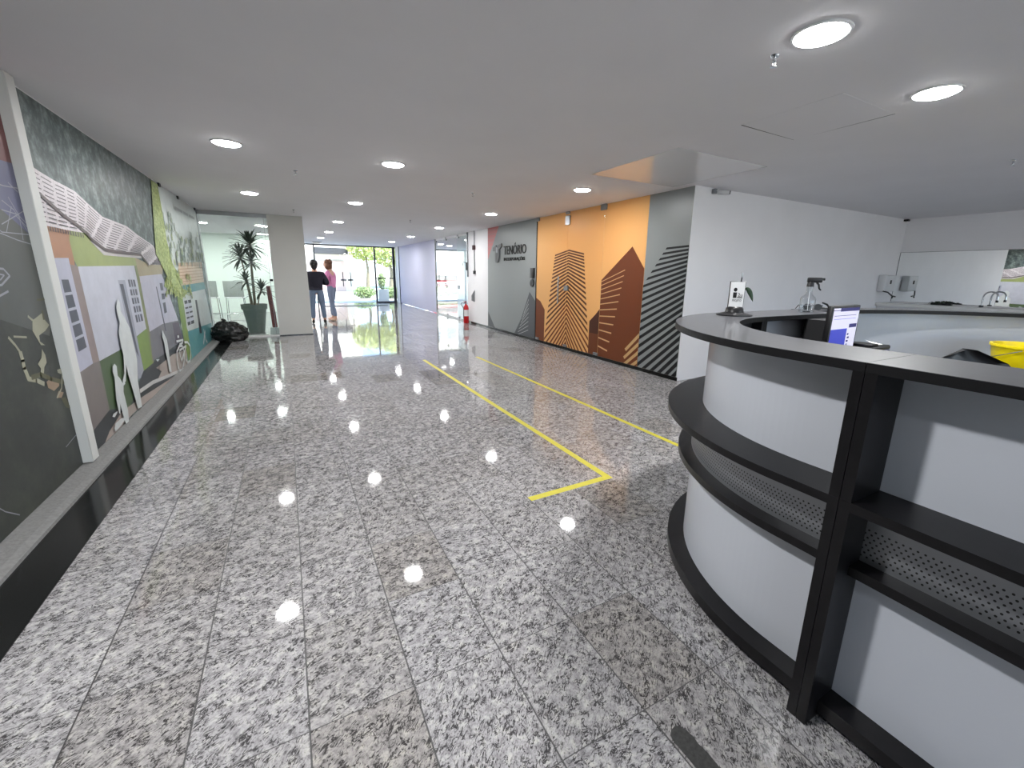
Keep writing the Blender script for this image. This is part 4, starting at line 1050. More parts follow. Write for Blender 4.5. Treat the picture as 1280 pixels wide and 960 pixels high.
# ---------------------------------------------------------------- ceiling lights
def make_light(loc, label, power, group='round recessed ceiling lights'):
    t = thing('ceiling_light', label, 'ceiling light', (loc[0], loc[1], CH), group)
    mb = MB(); mb.lathe([(0.112, -0.0005), (0.126, -0.0005), (0.124, -0.007), (0.112, -0.009), (0.108, -0.004)], 'white', 32); obj('ring', mb, t, world=False)
    mb = MB(); mb.lathe([(0.0, -0.022), (0.05, -0.021), (0.09, -0.017), (0.104, -0.011), (0.1085, -0.003)], 'lamp', 32); obj('diffuser', mb, t, world=False)
    la = bpy.data.lights.new('lamp', 'AREA'); la.shape = 'DISK'; la.size = 0.17; la.energy = power; la.color = LCOL
    lo = bpy.data.objects.new('light_source', la); C.objects.link(lo); lo.parent = t; lo.location = (0, 0, -0.026)
    return t
LCOL = (1.0, 1.0, 1.0)
LP = 14.5
LIGHTS = [((2.305, 1.37), 'largest and nearest round ceiling light, above the curved desk front'), ((3.576, 1.37), 'round ceiling light above the middle of the reception desk, rightmost in the photo'),
 ((-0.35, 5.03), 'round ceiling light nearest to the town mural'), ((1.12, 5.0), 'round ceiling light over mid corridor, nearest of the middle row'), ((3.605, 5.03), 'round ceiling light in front of the amber glass panes'),
 ((-0.345, 7.96), 'round ceiling light in front of the white column and palm'), ((1.145, 8.03), 'second round ceiling light of the middle corridor row'), ((3.585, 7.95), 'round ceiling light beside the grey logo pane'),
 ((1.20, 11.25), 'third round ceiling light of the middle corridor row'), ((3.55, 11.05), 'round ceiling light near the fire extinguisher'), ((1.25, 14.3), 'fourth round ceiling light of the middle corridor row, above the two people'),
 ((3.65, 14.3), 'round ceiling light before the lavender frosted glass'), ((1.21, 16.95), 'fifth round ceiling light of the middle corridor row, nearer the doors'), ((3.66, 17.2), 'farthest round ceiling light of the right corridor row'),
 ((-1.67, 13.5), 'round ceiling light inside the glazed meeting room, seen beside the mural'), ((-0.44, 13.42), 'first small ceiling light seen through the glass above the palm'), ((-0.55, 16.6), 'small ceiling light deepest in the glazed meeting room'),
 ((-0.35, 1.37), 'round ceiling light above the left floor near the camera'), ((-0.35, -2.6), 'round ceiling light behind the camera on the left'), ((3.6, -2.6), 'round ceiling light behind the reception desk'), ((7.3, -1.6), 'round ceiling light by the far mirror wall'),
 ((-3.6, 13.4), 'round ceiling light deep left inside the meeting room'), ((-2.6, 15.6), 'round ceiling light above the white high chairs'), ((6.2, 14.0), 'near ceiling light inside the side room behind the clear glass'), ((6.2, 18.0), 'far ceiling light inside the side room behind the clear glass')]  # lamps on this line are added to brighten the glazed rooms
for (x, y), lab in LIGHTS:
    far = y > 9
    p = LP
    if lab.startswith('round ceiling light above the left floor'): p = LP * 2.9
    if y < 0: p = LP * 0.8
    if x > 2 and 1 < y < 2: p = LP * 1.7
    if x < -1.5 or x > 6: p = LP * 2
    make_light((x, y), lab, p)
# warm office ceiling lights behind the amber film
for x, y, lab in ((5.5, 5.4, 'warm ceiling light inside the office behind the plain amber pane'), (5.5, 6.9, 'warm ceiling light inside the office behind the amber doors')):
    t = make_light((x, y), lab, 19, 'office ceiling lights'); 
    for ch in t.children:
        if ch.type == 'LIGHT': ch.data.color = (1.0, 0.93, 0.82)
# sprinklers
def sprinkler(x, y, lab):
    t = thing('sprinkler_head', lab, 'sprinkler', (x, y, CH), 'ceiling sprinkler heads')
    mb = MB(); mb.lathe([(0.0, 0.001), (0.024, 0.001), (0.020, -0.008), (0.0, -0.010)], 'chrome', 16); obj('cover_plate', mb, t, world=False)
    mb = MB(); mb.tube([(0, 0, -0.008), (0, 0, -0.03)], 0.008, 'chrome', 8)
    for s in (1, -1): mb.tube([(0.006 * s, 0, -0.028), (0.013 * s, 0, -0.038), (0.004 * s, 0, -0.05)], 0.0025, 'chrome', 6)
    mb.lathe([(0.0, -0.05), (0.016, -0.05), (0.016, -0.053), (0.0, -0.053)], 'chrome', 12); obj('nozzle', mb, t, world=False)
for x, y, lab in ((2.321, 1.60, 'chrome sprinkler head beside the largest ceiling light'), (6.10, 1.64, 'chrome sprinkler head at the right edge, over the desk'), (0.22, 5.93, 'small sprinkler head on the ceiling before the white column'),
                  (2.46, 6.08, 'small sprinkler head in mid ceiling before the logo pane'), (2.53, 9.9, 'tiny sprinkler head far down the corridor ceiling'), (0.26, 9.6, 'tiny sprinkler head above the white column')): sprinkler(x, y, lab)
# ceiling access panels (slightly sagging at the corner whose joint shows)
def hatch(x0, x1, y0, y1, sag, lab, corner, m):
    t = thing('ceiling_hatch', lab, 'ceiling panel', ((x0 + x1) / 2, (y0 + y1) / 2, CH), 'ceiling access panels')
    hx, hy = (x1 - x0) / 2, (y1 - y0) / 2
    def dz(x, y): # sag grows towards the far edge
        u = (x * corner[0] / hx + 1) / 2; v = (y * corner[1] / hy + 1) / 2
        return -0.0015 - sag * (u * v)
    cs = [(-hx, -hy), (hx, -hy), (hx, hy), (-hx, hy)]
    vs = [(x, y, dz(x, y)) for x, y in cs] + [(x, y, dz(x, y) + 0.001) for x, y in cs]
    mb = MB(); mb.add(vs, [(0, 1, 2, 3), (7, 6, 5, 4), (0, 4, 5, 1), (1, 5, 6, 2), (2, 6, 7, 3), (3, 7, 4, 0)], m); obj('panel_board', mb, t, world=False)
    mb = MB(); g = 0.012
    if corner[1] > 0: mb.box(-hx, hx + g, hy, hy + g, -0.0012, -0.0002, 'blackin')
    else: mb.box(-hx, hx + g, -hy - g, -hy, -0.0012, -0.0002, 'blackin')
    if corner[0] > 0: mb.box(hx, hx + g, -hy, hy, -0.0012, -0.0002, 'blackin')
    obj('open_joint', mb, t, world=False)
hatch(3.171, 4.445, 2.995, 4.235, 0.006, 'larger square ceiling panel with dark joint, in the corner above the striped pane', (1, 1), 'hatch')
hatch(3.116, 3.783, 1.662, 2.338, 0.004, 'smaller square ceiling panel with dark joint, behind the two big lights', (1, 1), 'ceil')
mb = MB(); mb.rbox(1.07, 1.40, 19.4, 20.3, CH - 0.03, CH - 0.001, 'steel', 0.004, 1); mb.box(1.12, 1.35, 19.45, 20.25, CH - 0.033, CH - 0.03, 'black')
tag(obj('ceiling_vent', mb), 'small dark ceiling vent near the entrance, above the person in black', 'vent')
# ================================================================ RECEPTION DESK
X0 = 1.33
def arc_path(cx, cy, r, a0, a1, n=40):
    return [((cx + r * math.cos(a0 + (a1 - a0) * i / n), cy + r * math.sin(a0 + (a1 - a0) * i / n)), (math.cos(a0 + (a1 - a0) * i / n), math.sin(a0 + (a1 - a0) * i / n))) for i in range(n + 1)]
near = [((X0, y), (-1, 0)) for y in (-1.45, 0.5365)]
curve = [((X0, 0.5385), (-1, 0)), ((X0, 0.60), (-1, 0)), ((X0, 0.66), (-1, 0))] + arc_path(2.38, 0.72, 1.05, PI, PI / 2, 48)
back = [((x, 1.77), (0, 1)) for x in (2.382, 3.17)]
far = [((3.172, 1.80), (0, 1))] + arc_path(3.28, 0.20, 1.60, PI / 2 - 0.01, -0.45, 48)
def cut(path, a, b):
    # part of a path between arc lengths a and b (b<0 counts from the end)
    L_ = [0]
    for i in range(1, len(path)): L_.append(L_[-1] + math.dist(path[i][0], path[i - 1][0]))
    if b <= 0: b = L_[-1] + b
    def at(s):
        for i in range(1, len(path)):
            if L_[i] >= s - 1e-9:
                t = (s - L_[i - 1]) / (L_[i] - L_[i - 1]); p, q = path[i - 1], path[i]
                nn = (p[1][0] + (q[1][0] - p[1][0]) * t, p[1][1] + (q[1][1] - p[1][1]) * t); l = math.hypot(*nn)
                return ((p[0][0] + (q[0][0] - p[0][0]) * t, p[0][1] + (q[0][1] - p[0][1]) * t), (nn[0] / l, nn[1] / l))
    return [at(a)] + [path[i] for i in range(len(path)) if a + 1e-4 < L_[i] < b - 1e-4] + [at(b)]
ZT = 1.187
M['blackedge'] = mat('black_edge_banding', srgb(20, 20, 22), 0.5, spec=0.25)
def desk_module(label, path, depth=0.29, inner='panel', rec=0.165, irec=0.07):
    p0 = path[0][0]
    t = thing('reception_desk_section', label, 'reception desk', (p0[0], p0[1], 0), 'sections of the reception desk')
    def s(name, a, b, o0, o1, z0, z1, m, uv=False, lab=None):
        mb = MB(); mb.slab(cut(path, a, b), o0, o1, z0, z1, m, uv); return obj(name, mb, t, label=lab)
    e = 0.028
    s('countertop', 0, 0, 0, -depth, ZT - 0.027, ZT, 'blacktop')
    s('edge_banding', 0, 0, 0.0015, -0.001, ZT - 0.0275, ZT - 0.001, 'blackedge'); s('edge_banding', 0, 0, -depth + 0.001, -depth - 0.0015, ZT - 0.0275, ZT - 0.001, 'blackedge')
    s('shelf', 0, 0, 0.001, -0.19, 0.762, 0.79, 'blacklam')
    s('rail', e, -e, -min(0.07, rec / 2), -rec - 0.02, 0.534, 0.564, 'blacklam')
    s('plinth', e, -e, -min(0.06, rec / 2), -rec - 0.02, 0.02, 0.068, 'blacklam'); s('toe_kick', e, -e, -min(0.08, rec / 2 + .01), -rec - 0.02, 0.0, 0.02, 'blackin')
    s('front_panel', e, -e, -rec, -rec - 0.012, 0.79, ZT - 0.027, 'panel', lab='pale grey upper front panel')
    s('perforated_panel', e, -e, -rec * .8, -rec * .8 - 0.005, 0.564, 0.762, 'perf', True, 'perforated steel band')
    s('front_panel', e, -e, -rec * .85, -rec * .85 - 0.012, 0.068, 0.534, 'panel', lab='pale grey lower front panel')
    for a, b in ((0, e), (-e - 0.0001, 0)):
        L_ = sum(math.dist(path[i][0], path[i - 1][0]) for i in range(1, len(path)))
        if a < 0: a = L_ - e
        mb = MB(); q = cut(path, a, b if b > 0 else 0)
        mb.slab(q, 0.0, -0.19, 0.0, 0.762, 'blacklam'); mb.slab(q, 0.0, -0.19, 0.79, ZT - 0.027, 'blacklam'); mb.slab(q, -0.19, -depth - 0.30, 0, 0.73, 'blackin')
        
        if depth > .2: mb.slab(q, -0.19, -depth + 0.01, 0.73, ZT - 0.027, 'blackin')
        obj('side_panel', mb, t)
    s('inner_panel', e, -e, -depth + irec + 0.012, -depth + irec, 0.76, ZT - 0.027, inner)
    s('inner_worktop', 0, 0, -depth + irec, -depth - 0.36, 0.735, 0.76, 'blacklam')
    return t
desk_module('straight desk section with dark frame and pale panels, at the right edge near the camera', near)
desk_module('large curved desk corner with dark shelf and perforated band, facing the corridor', curve, inner='blackin')
tb = desk_module('far straight desk section behind the spray bottle, seen from inside', back, inner='panel')
mb = MB(); mb.box(2.80, 3.14, 1.36, 1.50, 0.76, ZT - 0.028, 'blackin'); obj('inner_cabinet', mb, tb)
tf = desk_module('far curved desk section with pale inner panel, by the yellow bucket', far, depth=0.17, inner='panel', rec=0.03, irec=0.10)

# ---------------------------------------------------------------- things on and in the desk
def face_cam(t, x, y): t.rotation_euler = (0, 0, math.atan2(y, x) - PI / 2)   # a local frame whose -y side looks towards the corridor corner
t = thing('card_holder_planter', 'small black stand with a white card, a leaf and a pen, on the curved counter', 'card holder', (2.27, 1.61, ZT))
t.rotation_euler = (0, 0, R(-44))
mb = MB(); mb.lathe([(0.0, 0.0), (0.096, 0.0), (0.096, 0.006), (0.05, 0.018), (0.046, 0.04), (0.036, 0.05), (0.0, 0.05)], 'black', 28); obj('base', mb, t, world=False)
mb = MB(); mb.rbox(-0.041, 0.041, -0.012, 0.004, 0.045, 0.192, 'black', 0.002, 1); bx = obj('holder', mb, t, world=False)
mb = MB(); mb.box(-0.038, 0.038, -0.0135, -0.012, 0.048, 0.189, 'paper'); card = obj('card', mb, t, world=False)
mb = MB()
n = 20; mb.add([(-0.010 + 0.0095 * math.cos(2 * PI * i / n), -0.0140, 0.146 + 0.011 * math.sin(2 * PI * i / n)) for i in range(n)], [tuple(range(n))], 'ink')
mb.box(-0.020, -0.001, -0.0142, -0.0136, 0.100, 0.131, 'ink'); mb.box(0.003, 0.030, -0.0142, -0.0136, 0.100, 0.105, 'ink')
obj('printed_sign', mb, card, world=False)
for s_, h_, u0, u1, z0 in (('2u', 0.020, 0.004, 0.030, 0.108), ('PROJETO', 0.012, -0.022, 0.026, 0.080)):
    mb = text_mb(s_, 1.0, 'ink', lambda u, v, w, u0=u0, u1=u1, z0=z0, h_=h_: (u0 + (u1 - u0) * u, -0.0143, z0 + v * h_ / 0.72)); obj('lettering', mb, card, world=False)
def blade(mb, base, dirv, length, width, droop, m, n=6, up=Vector((0, 0, 1))):
    base = Vector(base); d = Vector(dirv).normalized(); side = d.cross(up)
    if side.length < 1e-3: side = Vector((1, 0, 0))
    side.normalize(); vs = []
    for i in range(n + 1):
        t_ = i / n; p = base + d * length * t_ + Vector((0, 0, -droop * length * t_ * t_))
        w = width * math.sin(PI * min(1, 0.12 + 0.88 * t_)) ** 0.7 * (1 if t_ < 1 else 0.02); nrm = Vector((0, 0, 1))
        vs += [p - side * w / 2, p + Vector((0, 0, -width * 0.15)), p + side * w / 2]
    mb.add(vs, [(3 * i + j, 3 * i + j + 1, 3 * i + j + 4, 3 * i + j + 3) for i in range(n) for j in (0, 1)], m, True)
mb = MB(); mb.keep = True
mb.tube([(0.02, 0.02, 0.05), (0.04, 0.02, 0.14), (0.05, 0.01, 0.155)], 0.0018, 'leaf', 6); 
vs = []; L_ = 0.085
for i in range(8):
    t_ = i / 7; w = 0.026 * math.sin(PI * min(1, .08 + .92 * t_)) ** .8 * (1 if i < 7 else .05)
    c = Vector((0.047 + 0.045 * t_, 0.008, 0.158 - 0.018 * t_ - 0.062 * t_ * t_)); s_ = Vector((0.75 + 0.2 * t_, 0, 0.6 - .35 * t_)).normalized()
    vs += [c - s_ * w / 2, c + Vector((0, -.003, 0)), c + s_ * w / 2]
mb.add(vs, [(3 * i + j, 3 * i + j + 1, 3 * i + j + 4, 3 * i + j + 3) for i in range(7) for j in (0, 1)], 'leaf', True)
obj('leaf', mb, t, world=False)
mb = MB(); mb.tube([(0.015, 0.012, 0.05), (0.02, 0.014, 0.215)], 0.004, 'black', 8); mb.tube([(0.02, 0.014, 0.215), (0.021, 0.014, 0.24)], [0.005, 0.003], 'steel', 8); obj('pen', mb, t, world=False)
# spray bottle
t = thing('spray_bottle', 'clear spray bottle with black trigger head, on the far counter', 'spray bottle', (2.99, 1.60, ZT)); t.rotation_euler = (0, 0, R(-50))
mb = MB(); mb.lathe([(0.0, 0.001), (0.040, 0.001), (0.044, 0.008), (0.044, 0.084), (0.040, 0.096), (0.024, 0.110), (0.018, 0.118), (0.016, 0.150), (0.019, 0.165)], 'liquid', 28); obj('bottle', mb, t, world=False)
mb = MB(); mb.lathe([(0.0, 0.004), (0.0415, 0.004), (0.0415, 0.046), (0.0, 0.046)], 'glass', 28); obj('liquid', mb, t, world=False)
mb = MB(); mb.tube([(0, 0, 0.165), (0.006, 0, 0.01)], 0.002, 'white', 6); obj('dip_tube', mb, t, world=False)
mb = MB(); mb.lathe([(0.0, 0.163), (0.021, 0.163), (0.019, 0.185), (0.015, 0.195), (0.0, 0.195)], 'black', 20)
mb.rbox(-0.022, 0.062, -0.011, 0.011, 0.19, 0.222, 'black', 0.006, 2); mb.tube([(0.06, 0, 0.212), (0.075, 0, 0.212)], 0.009, 'black', 10); obj('spray_head', mb, t, world=False)
mb = MB(); mb.tube([(0.034, 0, 0.192), (0.046, 0, 0.176), (0.052, 0, 0.152), (0.062, 0, 0.142)], [0.007, 0.006, 0.005, 0.004], 'black', 8); obj('trigger', mb, t, world=False)
# sunglasses and clip on the far counter
t = thing('sunglasses', 'dark sunglasses lying beside the spray bottle', 'sunglasses', (3.17, 1.66, ZT)); t.rotation_euler = (0, 0, R(-40))
for s in (-1, 1):
    mb = MB(); vs = []
    for i in range(16): a = 2 * PI * i / 16; vs.append((s * 0.034 + 0.027 * math.cos(a), -0.002, 0.024 + 0.022 * math.sin(a)))
    for i in range(16): vs.append((vs[i][0], 0.002, vs[i][2]))
    mb.add(vs, [tuple(range(16)), tuple(range(16, 32))[::-1]] + [(i, (i + 1) % 16, 16 + (i + 1) % 16, 16 + i) for i in range(16)], 'black', False); obj('lens', mb, t, world=False)
    mb = MB(); mb.tube([(s * 0.062, 0, 0.036), (s * 0.064, 0.06, 0.034), (s * 0.058, 0.12, 0.004)], 0.0028, 'black', 6); obj('temple', mb, t, world=False)
mb = MB(); mb.tube([(-0.012, 0, 0.034), (0, 0, 0.039), (0.012, 0, 0.034)], 0.003, 'black', 6); obj('bridge', mb, t, world=False)
t = thing('hole_punch', 'small black desk tool on the far counter, just above the monitor', 'desk tool', (3.43, 1.70, ZT)); t.rotation_euler = (0, 0, R(-40))
mb = MB(); mb.rbox(-0.035, 0.03, -0.015, 0.015, 0, 0.012, 'black', 0.003, 1); obj('base', mb, t, world=False)
mb = MB(); mb.tube([(0.02, 0, 0.012), (0.0, 0, 0.034), (-0.032, 0, 0.046)], [0.006, 0.007, 0.005], 'black', 8); obj('lever', mb, t, world=False)
# monitor
pL, pR = Vector((2.49, 1.215)), Vector((2.858, 1.240)); 
t = thing('monitor', 'black monitor showing a white and blue web page, inside the desk', 'monitor', (2.715, 1.238, 0.76)); t.rotation_euler = (0, 0, R(MON_ROT if 'MON_ROT' in globals() else 3.5))
hw = 0.168
mb = MB(); mb.rbox(-hw, hw, 0.0, 0.03, 0.17, 0.50, 'black', 0.006, 2); obj('housing', mb, t, world=False)
M['scr_w'] = emis('screen_white', srgb(214, 210, 226), 0.45); M['scr_b'] = emis('screen_blue', srgb(62, 70, 178), 0.45); M['scr_d'] = emis('screen_dark_blue', srgb(44, 42, 104), 0.35)
mb = MB(); sx0, sx1, sz0, sz1 = -hw + 0.013, hw - 0.013, 0.185, 0.487
def sr(u0, u1, v0, v1, m, k=0): mb.box(sx0 + (sx1 - sx0) * u0, sx0 + (sx1 - sx0) * u1, -0.0012 - 0.0002 * k, -0.0002, sz0 + (sz1 - sz0) * v0, sz0 + (sz1 - sz0) * v1, m)
sr(0, 1, 0, 1, 'scr_w'); sr(0.25, 1, 0.94, 1, 'scr_d', 1); sr(0.0, 0.62, 0.10, 0.62, 'scr_b', 1); sr(0.68, 0.98, 0.63, 0.70, 'scr_d', 1); sr(0, .25, .955, .965, 'scr_d', 1); sr(0.05, .9, .86, .868, 'scr_d', 1); sr(0.05, .9, .80, .806, 'scr_b', 1)
for i in range(7): sr(0.66 + .02 * (i % 2), 0.72 + .02 * (i % 3), 0.10 + i * .065, 0.135 + i * .065, 'scr_d', 1)
obj('screen', mb, t, world=False)
mb = MB(); mb.rbox(-0.02, 0.02, 0.025, 0.05, 0.01, 0.34, 'black', 0.004, 1); mb.lathe([(0.0, 0.0), (0.10, 0.0), (0.10, 0.008), (0.0, 0.014)], 'black', 24, (0, 0.04, 0)); obj('stand', mb, t, world=False)
# printer / card terminal box
t = thing('printer', 'dark box-shaped printer with blue base and white paper, right of the monitor', 'printer', (3.03, 1.25, 0.76)); t.rotation_euler = (0, 0, R(4))
mb = MB(); mb.rbox(-0.12, 0.12, -0.09, 0.09, 0.0, 0.235, 'purple', 0.012, 2); obj('body', mb, t, world=False)
mb = MB(); mb.rbox(-0.118, 0.118, -0.088, 0.088, 0.235, 0.262, 'black', 0.01, 2); mb.rbox(-0.11, -0.02, -0.07, 0.07, 0.262, 0.276, 'black', 0.005, 2); obj('lid', mb, t, world=False)
mb = MB(); mb.add([(0.01, -0.05, 0.264), (0.07, -0.06, 0.264), (0.06, 0.0, 0.275), (0.03, 0.02, 0.285)], [(0, 1, 2, 3)], 'paper'); obj('paper', mb, t, world=False)
# office chair
t = thing('office_chair', 'black padded office chair, only its curved back top showing over the counter', 'office chair', (2.50, 0.52, 0)); t.rotation_euler = (0, 0, R(-38))
mb = MB()
vs = []; nx, nz = 14, 10
for k in range(2):
    for i in range(nx + 1):
        for j in range(nz + 1):
            u = -1 + 2 * i / nx; v = j / nz; w = 0.265 * math.sqrt(max(0.0, 1 - (max(0, v - 0.35) / 0.652) ** 2.2))
            puff = 0.03 * (1 - u ** 4) * (1 - (2 * v - 1) ** 4)
            vs.append((u * w, 0.22 + 0.05 * u * u * -1 + (puff if k else -puff) + 0.04 * v, 0.56 + 0.545 * v))
def gi(k, i, j): return k * (nx + 1) * (nz + 1) + i * (nz + 1) + j
fs = [(gi(k, i, j), gi(k, i + 1, j), gi(k, i + 1, j + 1), gi(k, i, j + 1)) for k in (0, 1) for i in range(nx) for j in range(nz)]
fs += [(gi(0, i, j), gi(0, i + 1, j), gi(1, i + 1, j), gi(1, i, j)) for i in range(nx) for j in (0, nz)] + [(gi(0, i, j), gi(0, i, j + 1), gi(1, i, j + 1), gi(1, i, j)) for i in (0, nx) for j in range(nz)]
mb.add(vs, fs, 'black', True); obj('backrest', mb, t, world=False)
mb = MB(); mb.rbox(-0.24, 0.24, -0.24, 0.20, 0.43, 0.52, 'black', 0.035, 4); obj('seat', mb, t, world=False)
mb = MB(); mb.tube([(0, 0, 0.44), (0, 0, 0.10)], 0.025, 'black', 10); mb.tube([(0, 0.1, 0.44), (0, 0.24, 0.46), (0, 0.27, 0.62)], 0.02, 'black', 8); obj('column', mb, t, world=False)
for k in range(5):
    a = 2 * PI * k / 5; mb = MB(); mb.tube([(0, 0, 0.12), (0.27 * math.cos(a), 0.27 * math.sin(a), 0.07)], [0.022, 0.014], 'black', 8); lg = obj('leg', mb, t, world=False)
    mb = MB(); mb.ball((0.27 * math.cos(a), 0.27 * math.sin(a), 0.03), 0.03, 'black', 10, 6); obj('castor', mb, lg, world=False)
# yellow bucket
t = thing('bucket', 'bright yellow plastic bucket inside the desk, at the right edge', 'bucket', (4.26, 0.83, 0.76), None)
mb = MB(); mb.lathe([(0.0, 0.0), (0.15, 0.0), (0.155, 0.01), (0.192, 0.222), (0.200, 0.223), (0.200, 0.239), (0.188, 0.239), (0.150, 0.015), (0.0, 0.012)], 'yplastic', 36); obj('body', mb, t, world=False)
mb = MB(); mb.tube([(0.203 * math.cos(a), 0.203 * math.sin(a), 0.215 - 0.09 * math.sin(a)) for a in [PI * i / 16 for i in range(17)]], 0.003, 'steel', 6); obj('handle', mb, t, world=False)
# ---------------------------------------------------------------- yellow tape on the floor
def tape(pts, w, lab):
    mb = MB(); n = len(pts); vs = []
    for i, p in enumerate(pts):
        d0 = Vector(p) - Vector(pts[i - 1]) if i else Vector(pts[1]) - Vector(p); d1 = Vector(pts[i + 1]) - Vector(p) if i < n - 1 else d0
        a = d0.normalized(); b = d1.normalized(); m_ = (a + b).normalized(); nn = Vector((-m_.y, m_.x)); k = w / 2 / max(0.3, nn.dot(Vector((-a.y, a.x))))
        vs += [(p[0] + nn.x * k, p[1] + nn.y * k, 0.0006), (p[0] - nn.x * k, p[1] - nn.y * k, 0.0006)]
    mb.add(vs, [(2 * i, 2 * i + 1, 2 * i + 3, 2 * i + 2) for i in range(n - 1)], 'yellow'); o = obj('floor_tape', mb); tag(o, lab, 'floor tape', 'yellow queue lines on the floor'); return o
tape([(1.236, 2.150), (1.884, 2.165), (1.878, 4.3), (1.874, 6.85)], 0.052, 'yellow floor tape with a hooked near end, in the middle of the corridor')
tape([(2.806, 2.05), (2.795, 4.0), (2.767, 6.75)], 0.05, 'straight yellow floor tape running to the reception desk, nearer the glass doors')
mb = MB(); pts = [(0.917, 0.672), (0.922, 0.689), (0.938, 0.699), (0.958, 0.703), (0.972, 0.693), (0.980, 0.676), (0.983, 0.652), (0.980, 0.63), (0.984, 0.60), (0.982, 0.560), (0.986, 0.50), (0.985, 0.40), (0.92, 0.40), (0.919, 0.52), (0.918, 0.60)]
mb.add([(x, y, 0.0008) for x, y in pts], [tuple(range(len(pts)))], 'patch'); tag(obj('cement_patch', mb), 'dark rounded cement patch in the granite floor, bottom edge by the desk', 'floor patch')
# ---------------------------------------------------------------- far right wall: mirror, marble bench, faucet, dispenser
t = thing('wall_mirror', 'long frameless mirror on the far right wall behind the desk', 'mirror', (XM, 2.5, 1.0))
mb = MB(); mb.box(XM - 0.012, XM - 0.001, -2.4, 4.00, 1.0, 1.912, 'mirror'); obj('mirror_glass', mb, t)
mb = MB(); mb.box(XM - 0.014, XM - 0.001, 4.00, 4.008, 1.0, 1.915, 'steel'); mb.box(XM - 0.014, XM - 0.001, -2.4, 4.0, 1.912, 1.918, 'steel'); obj('edge_trim', mb, t)
t = thing('marble_bench', 'pale marble bench under the mirror on the far right wall', 'bench', (XM, 2.5, 0))
mb = MB(); mb.box(XM - 0.60, XM - 0.001, -2.4, 4.008, 0.93, 0.985, 'marble'); obj('bench_top', mb, t)
mb = MB(); mb.box(XM - 0.55, XM - 0.001, -2.3, 4.0, 0.0, 0.93, 'white'); obj('bench_base', mb, t)
t = thing('faucet', 'tall arched chrome faucet on the marble bench, in front of the mirror', 'faucet', (XM - 0.20, 2.68, 0.985))
mb = MB(); mb.tube([(0, 0, 0), (0, 0, 0.17)] + [(-0.0 , -0.085 + 0.085 * math.cos(a), 0.17 + 0.085 * math.sin(a)) for a in [PI * i / 10 for i in range(1, 11)]] + [(0, -0.17, 0.12)], 0.012, 'chrome', 10); obj('spout', mb, t, world=False)
mb = MB(); mb.lathe([(0, 0), (0.03, 0), (0.028, 0.03), (0.0, 0.03)], 'black', 16); obj('flange', mb, t, world=False)
mb = MB(); mb.tube([(0, -0.17, 0.12), (0, -0.17, 0.085)], 0.018, 'black', 10); obj('nozzle', mb, t, world=False)
t = thing('dark_plant_sprig', 'low dark leafy sprig on the marble bench, left of the faucet', 'plant sprig', (XM - 0.22, 3.18, 0.985))
mb = MB(); mb.keep = True
for i in range(26):
    a = random.uniform(0, 2 * PI); blade(mb, (random.uniform(-.03, .03), random.uniform(-.13, .13), 0.015), (math.cos(a) * .6, math.sin(a), random.uniform(.5, 1.4)), random.uniform(.07, .13), 0.04, 0.5, 'leaf')
obj('leaves', mb, t, world=False)
mb = MB(); mb.rbox(-0.04, 0.04, -0.14, 0.14, 0.0, 0.03, 'black', 0.01, 2); obj('tray', mb, t, world=False)
t = thing('soap_dispenser', 'white wall dispenser with black lever, beside the mirror edge', 'dispenser', (9.90, 4.012, 1.34))
mb = MB(); mb.rbox(9.70, 10.08, 3.88, 4.010, 1.19, 1.49, 'white', 0.02, 3); obj('body', mb, t)
mb = MB(); mb.rbox(9.86, 9.91, 3.872, 3.882, 1.33, 1.40, 'black', 0.004, 1); obj('level_window', mb, t)
mb = MB(); mb.tube([(9.70, 3.90, 1.20), (9.80, 3.86, 1.18), (9.90, 3.82, 1.11), (10.02, 3.82, 1.10)], 0.012, 'black', 8); mb.tube([(9.92, 3.82, 1.12), (9.90, 3.82, 1.07)], 0.012, 'black', 8); obj('lever', mb, t)
# surveillance camera on the back wall
t = thing('security_camera', 'small white security camera high on the white wall, left end', 'security camera', (4.98, 4.012, 2.46))
mb = MB(); mb.rbox(4.90, 4.95, 3.96, 4.011, 2.44, 2.50, 'steel', 0.005, 1); obj('mount', mb, t)
mb = MB(); mb.tube([(4.93, 3.97, 2.475), (5.04, 3.93, 2.47)], 0.010, 'white', 8); mb.tube([(5.0, 3.99, 2.475), (5.08, 3.88, 2.455)], 0.030, 'white', 14); obj('body', mb, t)
mb = MB(); mb.tube([(5.078, 3.882, 2.456), (5.086, 3.872, 2.454)], 0.022, 'black', 14); obj('lens', mb, t)
mb = MB(); mb.rbox(10.22, 10.30, 3.94, 4.0115, 2.47, 2.505, 'black', 0.005, 1); tag(obj('wall_sensor', mb), 'tiny black sensor in the far corner under the ceiling', 'sensor')
# ---------------------------------------------------------------- right wall small things
t = thing('door_intercom', 'black keypad and card reader beside the amber glass doors', 'intercom', (XR, 8.0, 1.35))
mb = MB(); mb.rbox(XR - 0.035, XR - 0.003, 7.97, 8.14, 1.32, 1.53, 'black', 0.01, 2); obj('keypad', mb, t)
mb = MB(); disc_x(mb, XR - 0.03, XR - 0.003, 8.055, 1.22, 0.075, 'black'); obj('reader', mb, t)
t = thing('fire_extinguisher', 'red fire extinguisher with white label standing by the right wall', 'fire extinguisher', (4.47, 11.66, 0))
mb = MB(); mb.lathe([(0, 0.0), (0.070, 0.0), (0.078, 0.012), (0.078, 0.43), (0.06, 0.49), (0.028, 0.52), (0.026, 0.55), (0.0, 0.55)], 'red', 24); cyl = obj('cylinder', mb, t, world=False)
mb = MB(); mb.lathe([(0.0795, 0.20), (0.0795, 0.38)], 'paper', 24); obj('label_band', mb, cyl, world=False)
